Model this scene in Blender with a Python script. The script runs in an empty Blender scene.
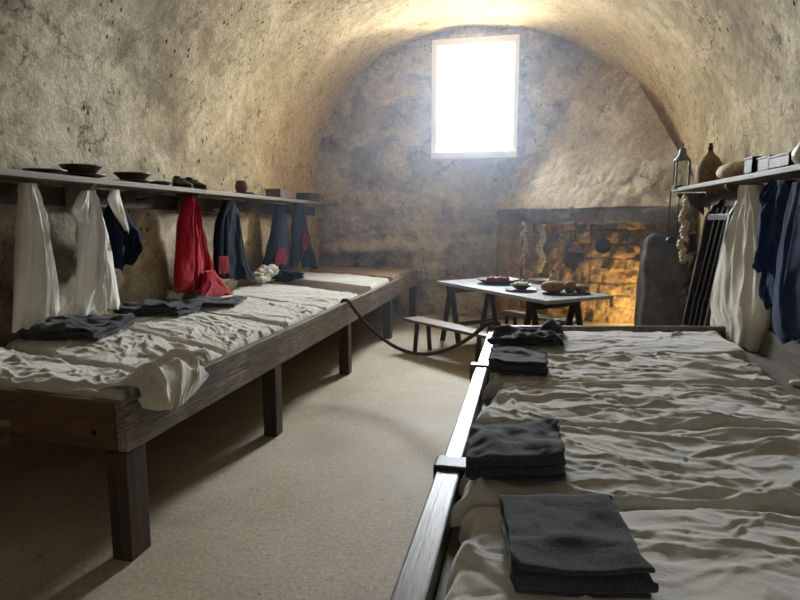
import bpy, bmesh, math, random
import numpy as np
from mathutils import Vector, Matrix

random.seed(4)
scene = bpy.context.scene
COL = scene.collection
PI = math.pi

# ------------------------------------------------------------------ camera
F = 590.0; VX, VY = 528.0, 220.0; EYE = 1.5
pitch = math.atan((300 - VY) / F)
yaw = math.atan((VX - 400) / F * math.cos(pitch))
Rv = np.array([math.cos(yaw), math.sin(yaw), 0.0])
f0 = np.array([-math.sin(yaw), math.cos(yaw), 0.0])
FW = f0 * math.cos(pitch) + np.array([0, 0, -math.sin(pitch)])
UP = np.cross(Rv, FW)
CP = np.array([0, 0, EYE])
cam_d = bpy.data.cameras.new('camera'); cam = bpy.data.objects.new('camera', cam_d); COL.objects.link(cam)
cam_d.sensor_width = 36; cam_d.lens = F / 800 * 36; cam_d.clip_start = 0.05
M3 = Matrix(((Rv[0], UP[0], -FW[0]), (Rv[1], UP[1], -FW[1]), (Rv[2], UP[2], -FW[2])))
cam.matrix_world = Matrix.Translation(Vector(CP)) @ M3.to_4x4()
scene.camera = cam

def ray(x, y): return Rv * ((x - 400) / F) - UP * ((y - 300) / F) + FW
def onZ(x, y, z): d = ray(x, y); return CP + d * ((z - EYE) / d[2])
def onX(x, y, X): d = ray(x, y); return CP + d * (X / d[0])
def onY(x, y, Y): d = ray(x, y); return CP + d * (Y / d[1])

# ------------------------------------------------------------------ vector noise
def _h(ix, iy, iz, s):
    n = (ix.astype(np.int64) * 374761393 + iy.astype(np.int64) * 668265263 + iz.astype(np.int64) * 2147483647 + s * 1274126177) & 0xffffffff
    n = ((n ^ (n >> 13)) * 1274126177) & 0xffffffff
    n = ((n ^ (n >> 15)) * 2246822519) & 0xffffffff
    n = n ^ (n >> 16)
    return (n & 0xffff) / 32767.5 - 1.0
def vn(x, y, z=0.0, s=0):
    x, y, z = np.broadcast_arrays(np.asarray(x, float), np.asarray(y, float), np.asarray(z, float))
    ix, iy, iz = np.floor(x), np.floor(y), np.floor(z)
    fx, fy, fz = x - ix, y - iy, z - iz
    q = lambda t: t * t * t * (t * (t * 6 - 15) + 10)
    fx, fy, fz = q(fx), q(fy), q(fz)
    r = 0
    for a in (0, 1):
        for b in (0, 1):
            for c in (0, 1):
                w = (fx if a else 1 - fx) * (fy if b else 1 - fy) * (fz if c else 1 - fz)
                r = r + w * _h(ix + a, iy + b, iz + c, s)
    return r
def fbm(x, y, z=0.0, s=0, o=4):
    r = 0; a = 1.0; f = 1.0
    for i in range(o):
        r = r + a * vn(np.asarray(x) * f, np.asarray(y) * f, np.asarray(z) * f, s + i); a *= .5; f *= 2.03
    return r
def ridge(x, y, s=0, p=2.0):
    return (1 - np.abs(vn(x, y, 0.0, s))) ** p

# ------------------------------------------------------------------ helpers
def tag(o, label=None, cat=None, group=None, kind=None):
    if label: o['label'] = label
    if cat: o['category'] = cat
    if group: o['group'] = group
    if kind: o['kind'] = kind
    return o
def link(name, me, m=None, parent=None, smooth=False):
    o = bpy.data.objects.new(name, me); COL.objects.link(o)
    if m is not None: me.materials.append(m)
    if smooth:
        for p in me.polygons: p.use_smooth = True
    if parent is not None:
        o.parent = parent
        mw = parent_world(parent)
        o.matrix_parent_inverse = mw.inverted()
    return o
def parent_world(p):
    m = p.matrix_basis.copy()
    if p.parent: m = parent_world(p.parent) @ p.matrix_parent_inverse @ m
    return m
def empty(name, loc, label, cat, group=None):
    o = bpy.data.objects.new(name, None); COL.objects.link(o); o.location = Vector([float(v) for v in loc]); o.empty_display_size = .1
    return tag(o, label, cat, group)
class MB:
    """collects shapes into one mesh"""
    def __init__(s): s.bm = bmesh.new()
    def box(s, a, b, M=None, bev=0.0):
        vs = [s.bm.verts.new((x, y, z)) for x in (a[0], b[0]) for y in (a[1], b[1]) for z in (a[2], b[2])]
        fs = [s.bm.faces.new([vs[i] for i in f]) for f in ((0, 1, 3, 2), (4, 6, 7, 5), (0, 4, 5, 1), (2, 3, 7, 6), (0, 2, 6, 4), (1, 5, 7, 3))]
        if bev:
            es = list({e for f in fs for e in f.edges})
            r = bmesh.ops.bevel(s.bm, geom=es, offset=bev, segments=2, affect='EDGES', profile=.6)
            vs = list({v for f in r['faces'] for v in f.verts} | {v for v in vs if v.is_valid})
        if M is not None:
            for v in vs: v.co = M @ v.co
        return s
    def beam(s, p, q, w, h, up=(0, 0, 1), bev=0.004):
        p, q, up = Vector([float(c) for c in p]), Vector([float(c) for c in q]), Vector(up); d = q - p; L = d.length; d.normalize()
        sx = d.cross(up)
        if sx.length < 1e-4: sx = d.cross(Vector((0, 1, 0)))
        sx.normalize(); u = sx.cross(d)
        M = Matrix(((sx[0], d[0], u[0], p[0]), (sx[1], d[1], u[1], p[1]), (sx[2], d[2], u[2], p[2]), (0, 0, 0, 1)))
        return s.box((-w / 2, 0, -h / 2), (w / 2, L, h / 2), M, bev)
    def prism(s, pts, off, M=None):
        """polygon pts (3d) extruded by off"""
        a = [s.bm.verts.new(Vector([float(c) for c in p])) for p in pts]; b = [s.bm.verts.new(v.co + Vector(off)) for v in a]
        n = len(a); s.bm.faces.new(a); s.bm.faces.new(b[::-1])
        for i in range(n): s.bm.faces.new((a[(i + 1) % n], a[i], b[i], b[(i + 1) % n]))
        return s
    def lathe(s, prof, c, n=28, sx=1, sy=1, axis=None):
        rings = []
        for r, z in prof:
            rings.append([s.bm.verts.new((r * sx * math.cos(2 * PI * k / n), r * sy * math.sin(2 * PI * k / n), z)) for k in range(n)])
        for a, b in zip(rings, rings[1:]):
            for k in range(n): s.bm.faces.new((a[k], a[(k + 1) % n], b[(k + 1) % n], b[k]))
        s.bm.faces.new(rings[0][::-1]); s.bm.faces.new(rings[-1])
        M = Matrix.Translation(Vector([float(v) for v in c])) @ (axis if axis is not None else Matrix.Identity(4))
        for rg in rings:
            for v in rg: v.co = M @ v.co
        return s
    def tube(s, pts, r, n=10):
        pts = [Vector([float(c) for c in p]) for p in pts]; rings = []
        rr = r if hasattr(r, '__len__') else [r] * len(pts)
        for i, p in enumerate(pts):
            t = (pts[min(i + 1, len(pts) - 1)] - pts[max(i - 1, 0)]).normalized()
            a = t.cross(Vector((.13, .2, .97)));
            if a.length < .05: a = t.cross(Vector((1, 0, 0)))
            a.normalize(); b = t.cross(a)
            rings.append([s.bm.verts.new(p + rr[i] * (a * math.cos(2 * PI * k / n) + b * math.sin(2 * PI * k / n))) for k in range(n)])
        for a, b in zip(rings, rings[1:]):
            for k in range(n): s.bm.faces.new((a[k], a[(k + 1) % n], b[(k + 1) % n], b[k]))
        s.bm.faces.new(rings[0][::-1]); s.bm.faces.new(rings[-1])
        return s
    def blob(s, c, r, seed=0, amp=.1, fr=3, sub=3):
        g = bmesh.ops.create_icosphere(s.bm, subdivisions=sub, radius=1)
        co = np.array([v.co[:] for v in g['verts']])
        nn = 1 + amp * fbm(co[:, 0] * fr + seed * 7.1, co[:, 1] * fr, co[:, 2] * fr, seed, 3)
        for v, k in zip(g['verts'], nn): v.co = Vector((v.co.x * r[0] * k + c[0], v.co.y * r[1] * k + c[1], v.co.z * r[2] * k + c[2]))
        return s
    def done(s, name, m, parent=None, smooth=False, **k):
        bmesh.ops.recalc_face_normals(s.bm, faces=s.bm.faces)
        me = bpy.data.meshes.new(name); s.bm.to_mesh(me); s.bm.free()
        o = link(name, me, m, parent, smooth)
        if smooth and k.get('auto', True):
            try: me.set_sharp_from_angle(angle=math.radians(50))
            except Exception: pass
        return o
def grid_mesh(name, P, mask=None, closed_u=False):
    """P: (n,m,3) array -> mesh"""
    n, m = P.shape[:2]; idx = np.arange(n * m).reshape(n, m)
    a, b, c, d = idx[:-1, :-1], idx[1:, :-1], idx[1:, 1:], idx[:-1, 1:]
    q = np.stack([a, b, c, d], -1)
    if mask is not None: q = q[mask]
    q = q.reshape(-1, 4)
    if closed_u:
        q = np.concatenate([q, np.stack([idx[-1, :-1], idx[0, :-1], idx[0, 1:], idx[-1, 1:]], -1)])
    me = bpy.data.meshes.new(name)
    me.from_pydata(P.reshape(-1, 3).tolist(), [], q.tolist()); me.update()
    return me
def interp(ts, xs, t):
    return np.interp(t, ts, xs)
def creases(s, t, Lx, Ly, seed, n, ang=.35, wmin=.008, wmax=.022, lmin=.08, lmax=.40, amp=.014, where=None):
    """sum of n tapering curved cloth creases, running mostly along s"""
    rnd = random.Random(seed); Z = np.zeros(np.broadcast(s, t).shape)
    for k in range(n):
        a0 = rnd.random() * Lx if where is None else where(rnd) * Lx
        b0 = rnd.random() * Ly; th = rnd.gauss(0, ang * .35) + 2.0 * ang * float(vn(a0 * 2.1 + 5, b0 * 3.0, 0, 77 + seed // 20)); w = rnd.uniform(wmin, wmax); L_ = rnd.uniform(lmin, lmax)
        cv = rnd.gauss(0, .9); am = amp * rnd.uniform(.35, 1.0) * (w / wmax) ** .5 * (1 if rnd.random() < .8 else -.7)
        ds, dt = s - a0, t - b0
        a = ds * math.cos(th) + dt * math.sin(th); b = -ds * math.sin(th) + dt * math.cos(th)
        b = b - cv * a * a - .010 * np.sin(a * 22 + k)
        wl = w * (1 + .6 * a / L_)
        skew = np.where(b > 0, 1.0, 1.9)     # steeper on one side, like a real fold
        x = b / np.maximum(wl, .003) * skew
        Z = Z + am * (.65 * np.exp(-np.abs(x * 1.3) ** 1.25) + .35 / (1 + (x * .8) ** 4)) * np.clip(1 - (a / L_) ** 2, 0, 1) ** 1.2
    return Z
def smooth_interp(ts, xs, t):
    """monotone-ish smooth interpolation (catmull-rom)"""
    ts = np.array(ts, float); xs = np.array(xs, float); t = np.atleast_1d(t)
    i = np.clip(np.searchsorted(ts, t, side='right') - 1, 0, len(ts) - 2)
    h = ts[i + 1] - ts[i]; u = (t - ts[i]) / h
    g = np.gradient(xs, ts)
    return (2 * u**3 - 3 * u**2 + 1) * xs[i] + (u**3 - 2 * u**2 + u) * h * g[i] + (-2 * u**3 + 3 * u**2) * xs[i + 1] + (u**3 - u**2) * h * g[i + 1]

# ------------------------------------------------------------------ materials
def new_mat(name, rough=.8, spec=.3, metal=0.0):
    m = bpy.data.materials.new(name); m.use_nodes = True
    nt = m.node_tree; b = nt.nodes['Principled BSDF']
    b.inputs['Roughness'].default_value = rough; b.inputs['Specular IOR Level'].default_value = spec; b.inputs['Metallic'].default_value = metal
    return m, nt, b
def srgb(c):
    return tuple(((v / 255) / 12.92 if v / 255 <= .04045 else ((v / 255 + .055) / 1.055) ** 2.4) for v in c) + (1,)
def nz(nt, scale, detail=5, rough=.6, vec=None, dist=0.0, typ='noise'):
    if typ == 'noise':
        n = nt.nodes.new('ShaderNodeTexNoise'); n.inputs['Detail'].default_value = detail; n.inputs['Roughness'].default_value = rough; n.inputs['Distortion'].default_value = dist
    else:
        n = nt.nodes.new('ShaderNodeTexVoronoi')
        if typ == 'crack': n.feature = 'DISTANCE_TO_EDGE'
    n.inputs['Scale'].default_value = scale
    if vec is not None: nt.links.new(vec, n.inputs['Vector'])
    return n
def ramp(nt, src, stops):
    r = nt.nodes.new('ShaderNodeValToRGB'); nt.links.new(src, r.inputs[0]); e = r.color_ramp.elements
    while len(e) < len(stops): e.new(.5)
    for k, (p, c) in zip(e, stops):
        k.position = p; k.color = c if hasattr(c, '__len__') else (c, c, c, 1)
    return r
def mix(nt, fac, a, b, mode='MIX'):
    n = nt.nodes.new('ShaderNodeMix'); n.data_type = 'RGBA'; n.blend_type = mode
    for s, v in ((n.inputs[0], fac), (n.inputs[6], a), (n.inputs[7], b)):
        if hasattr(v, 'is_output') or isinstance(v, bpy.types.NodeSocket): nt.links.new(v, s)
        else: s.default_value = v
    return n.outputs[2]
def math_n(nt, op, a, b=0.0):
    n = nt.nodes.new('ShaderNodeMath'); n.operation = op
    for s, v in zip(n.inputs, (a, b)):
        if isinstance(v, bpy.types.NodeSocket): nt.links.new(v, s)
        else: s.default_value = v
    return n.outputs[0]
def bump(nt, b, layers):
    prev = None
    for h, st, d in layers:
        n = nt.nodes.new('ShaderNodeBump'); n.inputs['Strength'].default_value = st; n.inputs['Distance'].default_value = d
        nt.links.new(h, n.inputs['Height'])
        if prev: nt.links.new(prev, n.inputs['Normal'])
        prev = n.outputs[0]
    nt.links.new(prev, b.inputs['Normal'])
def pos(nt, scale=(1, 1, 1), rot=(0, 0, 0)):
    g = nt.nodes.new('ShaderNodeNewGeometry'); mp = nt.nodes.new('ShaderNodeMapping')
    mp.inputs['Scale'].default_value = scale; mp.inputs['Rotation'].default_value = rot
    nt.links.new(g.outputs['Position'], mp.inputs['Vector']); return mp.outputs[0]

def plaster(name, base, light, dark, stain, patch=None, pits=True, bumpk=1.0, far_glow=False):
    m, nt, b = new_mat(name, .92, .12)
    v = pos(nt)
    n1 = nz(nt, .9, 8, .62, v, .6); n2 = nz(nt, 4.2, 8, .7, v, .4); n3 = nz(nt, 1.7, 6, .6, pos(nt, (1, 1, 1), (.4, .2, .9)), 1.2)
    c = ramp(nt, n1.outputs[0], [(.36, srgb(dark)), (.48, srgb(base)), (.62, srgb(light))]).outputs[0]
    c = mix(nt, ramp(nt, n2.outputs[0], [(.35, .55), (.55, 0.0)]).outputs[0], c, srgb(dark))
    c = mix(nt, ramp(nt, n3.outputs[0], [(.56, 0.0), (.66, .65)]).outputs[0], c, srgb(stain))
    if patch:
        n5 = nz(nt, 1.3, 9, .62, pos(nt, (1, 1, 1.3), (.1, .7, .3)), .5)
        c = mix(nt, ramp(nt, n5.outputs[0], [(.49, 0.0), (.545, .75)]).outputs[0], c, srgb(patch))
    if far_glow:   # yellow light painted into the plaster colour, growing towards the far end
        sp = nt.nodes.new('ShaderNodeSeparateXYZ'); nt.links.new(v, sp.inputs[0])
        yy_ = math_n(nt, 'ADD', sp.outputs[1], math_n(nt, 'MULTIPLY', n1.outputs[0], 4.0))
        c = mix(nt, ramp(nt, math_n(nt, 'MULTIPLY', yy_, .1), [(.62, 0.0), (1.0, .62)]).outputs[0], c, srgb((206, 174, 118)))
    # hairline cracks
    warp = nz(nt, 2.5, 4, .6, v)
    wv = nt.nodes.new('ShaderNodeVectorMath'); wv.operation = 'MULTIPLY_ADD'; nt.links.new(warp.outputs['Color'], wv.inputs[0]); wv.inputs[1].default_value = (.9, .9, .9); nt.links.new(v, wv.inputs[2])
    ck = nz(nt, 1.1, vec=wv.outputs[0], typ='crack')
    ckr = ramp(nt, ck.outputs[0], [(0, 1.0), (.018, 0.0)]).outputs[0]
    ckm = math_n(nt, 'MULTIPLY', ckr, ramp(nt, n3.outputs[0], [(.45, 0.0), (.55, .7)]).outputs[0])
    c = mix(nt, ckm, c, srgb([v * .45 for v in dark]))
    fine = nz(nt, 34, 6, .75, v); md = nz(nt, 11, 7, .7, v, .8)
    c = mix(nt, .34, c, ramp(nt, md.outputs[0], [(.36, .2), (.62, .78)]).outputs[0], 'OVERLAY')
    c = mix(nt, .35, c, ramp(nt, fine.outputs[0], [(.3, .25), (.7, .9)]).outputs[0], 'OVERLAY')
    layers = [(n2.outputs[0], .5 * bumpk, .03), (fine.outputs[0], .8 * bumpk, .012), (ckm, -.5, .02)]
    if pits:
        pv = nz(nt, 13, vec=pos(nt, (1, 1, .55), (.3, 0, .2)), typ='v'); pr = ramp(nt, pv.outputs['Distance'], [(.13, 1.0), (.21, 0.0)]).outputs[0]
        sel = nz(nt, 2.3, 3, .5, v); pm = math_n(nt, 'MULTIPLY', pr, ramp(nt, sel.outputs[0], [(.48, 0.0), (.56, 1.0)]).outputs[0])
        c = mix(nt, pm, c, srgb([v * .38 for v in dark])); layers.append((pm, -.8, .03))
    nt.links.new(c, b.inputs['Base Color'])
    bump(nt, b, layers)
    return m
M_vault = plaster('vault_plaster', (156, 147, 126), (188, 180, 160), (122, 113, 96), (98, 91, 82), far_glow=True)
M_back = plaster('back_wall_plaster', (166, 160, 156), (192, 185, 178), (128, 123, 122), (114, 110, 114), patch=(200, 188, 166), pits=False)
M_hood = plaster('hood_plaster', (182, 170, 146), (200, 190, 166), (150, 137, 116), (122, 112, 98), patch=(164, 148, 124), pits=False)
def stone_mat():
    m, nt, b = new_mat('rough_stone', .9, .15); v = pos(nt)
    n = nz(nt, 5, 8, .7, v, .5); f = nz(nt, 30, 6, .7, v)
    c = ramp(nt, n.outputs[0], [(.3, srgb((92, 76, 58))), (.5, srgb((140, 118, 88))), (.7, srgb((172, 150, 114)))]).outputs[0]
    nt.links.new(mix(nt, .4, c, f.outputs[0], 'OVERLAY'), b.inputs['Base Color']); bump(nt, b, [(n.outputs[0], .5, .05), (f.outputs[0], .7, .015)]); return m
M_stone = stone_mat()
def dark_stone():
    m, nt, b = new_mat('sooty_stone', .9, .15); v = pos(nt)
    n = nz(nt, 4, 8, .65, v, .5); f = nz(nt, 30, 6, .7, v)
    c = ramp(nt, n.outputs[0], [(.3, srgb((58, 52, 47))), (.7, srgb((112, 102, 90)))]).outputs[0]
    nt.links.new(c, b.inputs['Base Color']); bump(nt, b, [(n.outputs[0], .5, .05), (f.outputs[0], .6, .012)]); return m
M_soot = dark_stone()
M_lint = plaster('lintel_render', (128, 122, 114), (146, 138, 128), (98, 92, 86), (84, 80, 78), pits=False)
def floor_mat():
    m, nt, b = new_mat('worn_concrete', .62, .3); v = pos(nt)
    n = nz(nt, 1.1, 7, .6, v, .4); f = nz(nt, 120, 4, .8, v); g = nz(nt, 14, 6, .7, v); f2 = nz(nt, 45, 5, .8, v)
    c = ramp(nt, n.outputs[0], [(.32, srgb((156, 145, 125))), (.5, srgb((178, 167, 146))), (.68, srgb((194, 184, 164)))]).outputs[0]
    c = mix(nt, ramp(nt, g.outputs[0], [(.56, 0.0), (.72, .45)]).outputs[0], c, srgb((118, 110, 98)))
    c = mix(nt, ramp(nt, f.outputs[0], [(.55, 0.0), (.70, .85)]).outputs[0], c, srgb((84, 77, 66)))
    c = mix(nt, .6, c, ramp(nt, f2.outputs[0], [(.35, .3), (.65, .72)]).outputs[0], 'OVERLAY')
    pv = nz(nt, 7.0, vec=v, typ='v'); pr = ramp(nt, pv.outputs['Distance'], [(.035, .9), (.06, 0.0)]).outputs[0]
    c = mix(nt, pr, c, srgb((60, 52, 42)))
    nt.links.new(c, b.inputs['Base Color'])
    nt.links.new(ramp(nt, n.outputs[0], [(.3, .5), (.7, .72)]).outputs[0], b.inputs['Roughness'])
    bump(nt, b, [(g.outputs[0], .25, .01), (f.outputs[0], .5, .004)]); return m
M_floor = floor_mat()
def wood(name, a, bcol, axis='Y', rough=.5, grain=1.0, worn=None):
    m, nt, b = new_mat(name, rough, .35)
    sc = {'Y': (14, .9, 14), 'X': (.9, 14, 14), 'Z': (14, 14, .9)}[axis]
    tc = nt.nodes.new('ShaderNodeTexCoord'); mp = nt.nodes.new('ShaderNodeMapping'); mp.inputs['Scale'].default_value = sc
    nt.links.new(tc.outputs['Object'], mp.inputs['Vector']); v = mp.outputs[0]
    n = nz(nt, 1.6, 8, .65, v, .8); k = nz(nt, 6, 6, .7, v, .3); l = nz(nt, 1.3, 4, .6, tc.outputs['Object'])
    c = ramp(nt, n.outputs[0], [(.3, srgb(a)), (.7, srgb(bcol))]).outputs[0]
    c = mix(nt, ramp(nt, k.outputs[0], [(.3, .5), (.5, 0.0)]).outputs[0], c, srgb([v * .5 for v in a]))
    if worn: c = mix(nt, ramp(nt, math_n(nt, 'MULTIPLY', k.outputs[0], l.outputs[0]), [(.24, 0.0), (.38, .8)]).outputs[0], c, srgb(worn))
    nt.links.new(c, b.inputs['Base Color']); bump(nt, b, [(n.outputs[0], .3 * grain, .01), (k.outputs[0], .4 * grain, .004)]); return m
M_rail = wood('weathered_rail_wood', (74, 66, 57), (120, 111, 99), 'Y', .5, 2.2, (168, 160, 148))
M_railX = wood('brown_end_board_wood', (76, 54, 40), (112, 82, 60), 'X', .6)
M_leg = wood('dark_post_wood', (46, 38, 31), (84, 70, 57), 'Z', .6)
M_railR = wood('smoke_stained_rail_wood', (62, 57, 52), (104, 98, 90), 'Y', .38, .6, (136, 132, 126))
M_shelf = wood('shelf_wood', (92, 82, 68), (132, 120, 100), 'Y', .6)
M_deck = wood('deck_board_wood', (110, 100, 84), (146, 134, 114), 'X', .7)
M_deckY = wood('platform_board_wood', (88, 82, 72), (122, 114, 102), 'Y', .6)
M_black = wood('near_black_wood', (30, 27, 26), (54, 49, 46), 'Z', .5)
M_table = wood('grey_scrubbed_table_wood', (146, 149, 154), (184, 186, 190), 'X', .35, .5)
M_bench = wood('bench_wood', (96, 84, 68), (130, 116, 96), 'X', .5)
M_pale = wood('pale_bench_wood', (128, 120, 106), (166, 158, 144), 'X', .5)
def cloth(name, col, var=.12, rough=.9, weave=220, sheen=.2, fuzz=None):
    m, nt, b = new_mat(name, rough, .15)
    b.inputs['Sheen Weight'].default_value = sheen
    tc = nt.nodes.new('ShaderNodeTexCoord'); v = tc.outputs['Object']
    n = nz(nt, 3, 5, .6, v); w = nz(nt, weave, 2, .7, v)
    d = [c * (1 - var) for c in col]; l = [min(255, c * (1 + var)) for c in col]
    c = ramp(nt, n.outputs[0], [(.3, srgb(d)), (.7, srgb(l))]).outputs[0]
    if fuzz: c = mix(nt, ramp(nt, w.outputs[0], [(.5, 0.0), (.75, .8)]).outputs[0], c, srgb(fuzz))
    nt.links.new(c, b.inputs['Base Color'])
    cr = nz(nt, 14, 4, .6, v, .6)
    bump(nt, b, [(cr.outputs[0], .35, .012), (w.outputs[0], .25, .0015)]); return m
M_sheet = cloth('cream_linen', (196, 191, 178), .05, sheen=.5)
M_sheetR = cloth('grey_beige_linen', (190, 186, 176), .06, sheen=.5)
M_tan = cloth('tan_canvas', (150, 122, 88), .1)
M_blank = cloth('charcoal_wool', (54, 56, 60), .15, .95, 160, .15, fuzz=(84, 87, 92))
M_white = cloth('white_linen', (228, 226, 220), .04)
M_robe = cloth('ivory_linen', (204, 199, 186), .05)
M_red = cloth('red_wool', (158, 16, 36), .1)
M_cuff = cloth('faded_red_wool', (98, 16, 24), .1, sheen=.03)
M_navy = cloth('navy_wool', (20, 26, 44), .15, sheen=.03)
M_blue = cloth('blue_wool', (26, 46, 78), .12, sheen=.05)
M_slate = cloth('slate_wool', (18, 27, 40), .15, sheen=.03)
def plain(name, col, rough=.6, metal=0.0, spec=.4, nb=.2, scale=25):
    m, nt, b = new_mat(name, rough, spec, metal)
    tc = nt.nodes.new('ShaderNodeTexCoord'); n = nz(nt, scale, 5, .6, tc.outputs['Object'])
    nt.links.new(ramp(nt, n.outputs[0], [(.3, srgb([c * .75 for c in col])), (.7, srgb([min(255, c * 1.18) for c in col]))]).outputs[0], b.inputs['Base Color'])
    bump(nt, b, [(n.outputs[0], nb, .004)]); return m
M_bowl = plain('turned_dark_wood', (74, 62, 50), .5)
M_plate = plain('pewter', (96, 92, 86), .45, .3)
M_leather = plain('black_leather', (26, 24, 23), .4)
M_pot = plain('reddish_clay', (104, 62, 48), .7)
M_iron = plain('dark_iron', (34, 33, 34), .5, .5)
M_jug = plain('cream_glaze', (206, 198, 178), .35)
M_loaf = plain('bread_crust', (138, 98, 64), .8, nb=.6)
M_loafp = plain('floury_bread_crust', (188, 170, 140), .85, nb=.6)
M_fruit = plain('red_apple_skin', (134, 42, 40), .4)
M_garlic = plain('garlic_skin', (196, 178, 146), .6)
M_sausage = plain('dried_sausage_skin', (150, 116, 74), .6)
M_wicker = plain('woven_wicker', (120, 98, 74), .8, nb=1.0, scale=45)
M_cork = plain('cork', (70, 52, 38), .8)
M_boxd = plain('dark_box_wood', (48, 42, 38), .6)
M_boxb = plain('brown_box_wood', (98, 70, 50), .6)
M_frame, _nt, _b = new_mat('white_painted_wood', .5, .3); _b.inputs['Base Color'].default_value = srgb((236, 233, 224))
M_twine = plain('dry_twine', (112, 92, 64), .9)
M_herb = plain('dried_herbs', (96, 84, 52), .9)
M_rope = plain('tarred_rope', (78, 70, 62), .85)
M_shell = plain('white_shell', (226, 220, 204), .5)
def glass():
    m, nt, b = new_mat('lantern_glass', .08, .5); b.inputs['Transmission Weight'].default_value = 1; b.inputs['IOR'].default_value = 1.2
    b.inputs['Base Color'].default_value = (.9, .95, .95, 1); return m
M_glass = glass()

# ------------------------------------------------------------------ room shell
XL, XR, YB, YF, ZS = -3.35, 1.75, 9.2, -1.2, 2.0
CX = (XL + XR) / 2; AX = (XR - XL) / 2; AZ = 2.3; SE = 2 / 2.15
def lump(x, y, z):
    return .035 * fbm(x * .8, y * .8, z * .8, 3, 2) + .007 * fbm(x * 3.5, y * 3.5, z * 3.5, 9, 4)
# vault
na, ny = 260, 300
th = np.linspace(0, PI, na)[:, None]; yy = np.linspace(YF, YB + .12, ny)[None, :]
X0 = CX - AX * np.sign(np.cos(th)) * np.abs(np.cos(th)) ** SE + 0 * yy; Z0 = ZS + AZ * np.abs(np.sin(th)) ** SE + 0 * yy; Y0 = yy + 0 * th
L = lump(X0, Y0, Z0); nx, nzv = -np.cos(th), np.sin(th)
P = np.stack([X0 - nx * L, Y0, Z0 - nzv * L], -1)
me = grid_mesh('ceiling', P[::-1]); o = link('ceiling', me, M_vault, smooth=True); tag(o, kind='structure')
for side, X in (('left', XL), ('right', XR)):
    zz = np.linspace(-.02, ZS, 70)[:, None]; Y0 = yy + 0 * zz; Z0 = zz + 0 * yy; X0 = X + 0 * Z0
    L = lump(X0, Y0, Z0) * 1.0
    # rougher, more worn masonry low on the wall
    L = L + .025 * np.clip((1.3 - Z0) / .6, 0, 1) * fbm(Y0 * 5, Z0 * 7, 0, 31, 3)
    s = 1 if side == 'left' else -1
    P = np.stack([X0 + s * L, Y0, Z0], -1)
    if side == 'right': P = P[::-1]
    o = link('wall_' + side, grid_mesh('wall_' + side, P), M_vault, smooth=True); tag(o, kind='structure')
# back wall with the window hole
WX0, WX1, WZ0, WZ1 = -1.40, -.24, 2.47, 4.06
xs = np.unique(np.concatenate([np.linspace(XL - .15, WX0, 78), np.linspace(WX0, WX1, 50), np.linspace(WX1, XR + .15, 84)]))
zs = np.unique(np.concatenate([np.linspace(-.02, WZ0, 120), np.linspace(WZ0, WZ1, 66), np.linspace(WZ1, 4.75, 30)]))
X0, Z0 = np.meshgrid(xs, zs, indexing='ij')
L = .03 * fbm(X0 * 1.2, Z0 * 1.2, 5, 5, 3) + .012 * fbm(X0 * 5, Z0 * 5, 5, 6, 3)
edge = np.minimum.reduce([np.clip((WX0 - X0), 0, 9) + np.clip(X0 - WX1, 0, 9) + np.clip(WZ0 - Z0, 0, 9) + np.clip(Z0 - WZ1, 0, 9)])
L = L * np.clip(edge / .15, 0, 1)
def course(X, Z, s):
    """coursed rubble relief"""
    h = .17; r = np.floor((Z + .02 * vn(X * 2, Z * 2, 0, s)) / h); fz = (Z + .02 * vn(X * 2, Z * 2, 0, s)) / h - r
    w = .34 + .1 * _h(r, r * 0, r * 0, s); u = X / w + _h(r, r * 0 + 3, r * 0, s) * 2; c = np.floor(u); fu = u - c
    e = np.minimum(np.minimum(fz, 1 - fz) * h, np.minimum(fu, 1 - fu) * w)
    return np.clip(e / .03, 0, 1) ** .6 * (1 + .5 * _h(r, c, r * 0, s + 5))
low = np.clip((1.9 - Z0 + .25 * vn(X0 * 1.5, Z0, 0, 2)) / .3, 0, 1)
L = L + (.012 * low * course(X0 + .1 * vn(X0 * 2, Z0 * 2, 0, 60), Z0 + .09 * vn(X0 * 1.5, Z0 * 1.5, 0, 61), 4) + .035 * low * fbm(X0 * 3, Z0 * 4, 0, 62, 5)) * (X0 < -.3) * (Z0 < 2.3)
led = np.exp(-((Z0 - .98 - .06 * vn(X0 * 2, 0, 0, 8)) / .09) ** 2) * np.clip((X0 + 3.4) / .3, 0, 1) * np.clip((-1.2 - X0) / .3, 0, 1)
L = L + led * (.14 + .05 * fbm(X0 * 7, Z0 * 7, 0, 12, 3))
P = np.stack([X0, YB - L, Z0], -1)
xc = (xs[:-1] + xs[1:]) / 2; zc = (zs[:-1] + zs[1:]) / 2
hole = ((xc[:, None] > WX0) & (xc[:, None] < WX1) & (zc[None, :] > WZ0) & (zc[None, :] < WZ1))
o = link('wall_back', grid_mesh('wall_back', P[::-1], ~hole[::-1]), M_back, smooth=True); tag(o, kind='structure')
# front wall behind the camera ; its unseen opening is added and sized to let in fill light
b = MB(); b.box((XL - .2, YF - .3, -.02), (-.4, YF, 4.7)); b.box((.4, YF - .3, -.02), (XR + .2, YF, 4.7)); b.box((-.4, YF - .3, 2.2), (.4, YF, 4.7)); b.box((-.4, YF - .3, -.02), (.4, YF, 1.3))
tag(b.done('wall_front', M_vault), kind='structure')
# floor
b = MB(); b.box((XL - .3, YF - .3, -.12), (XR + .3, YB + .3, 0)); tag(b.done('floor', M_floor), kind='structure')
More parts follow.
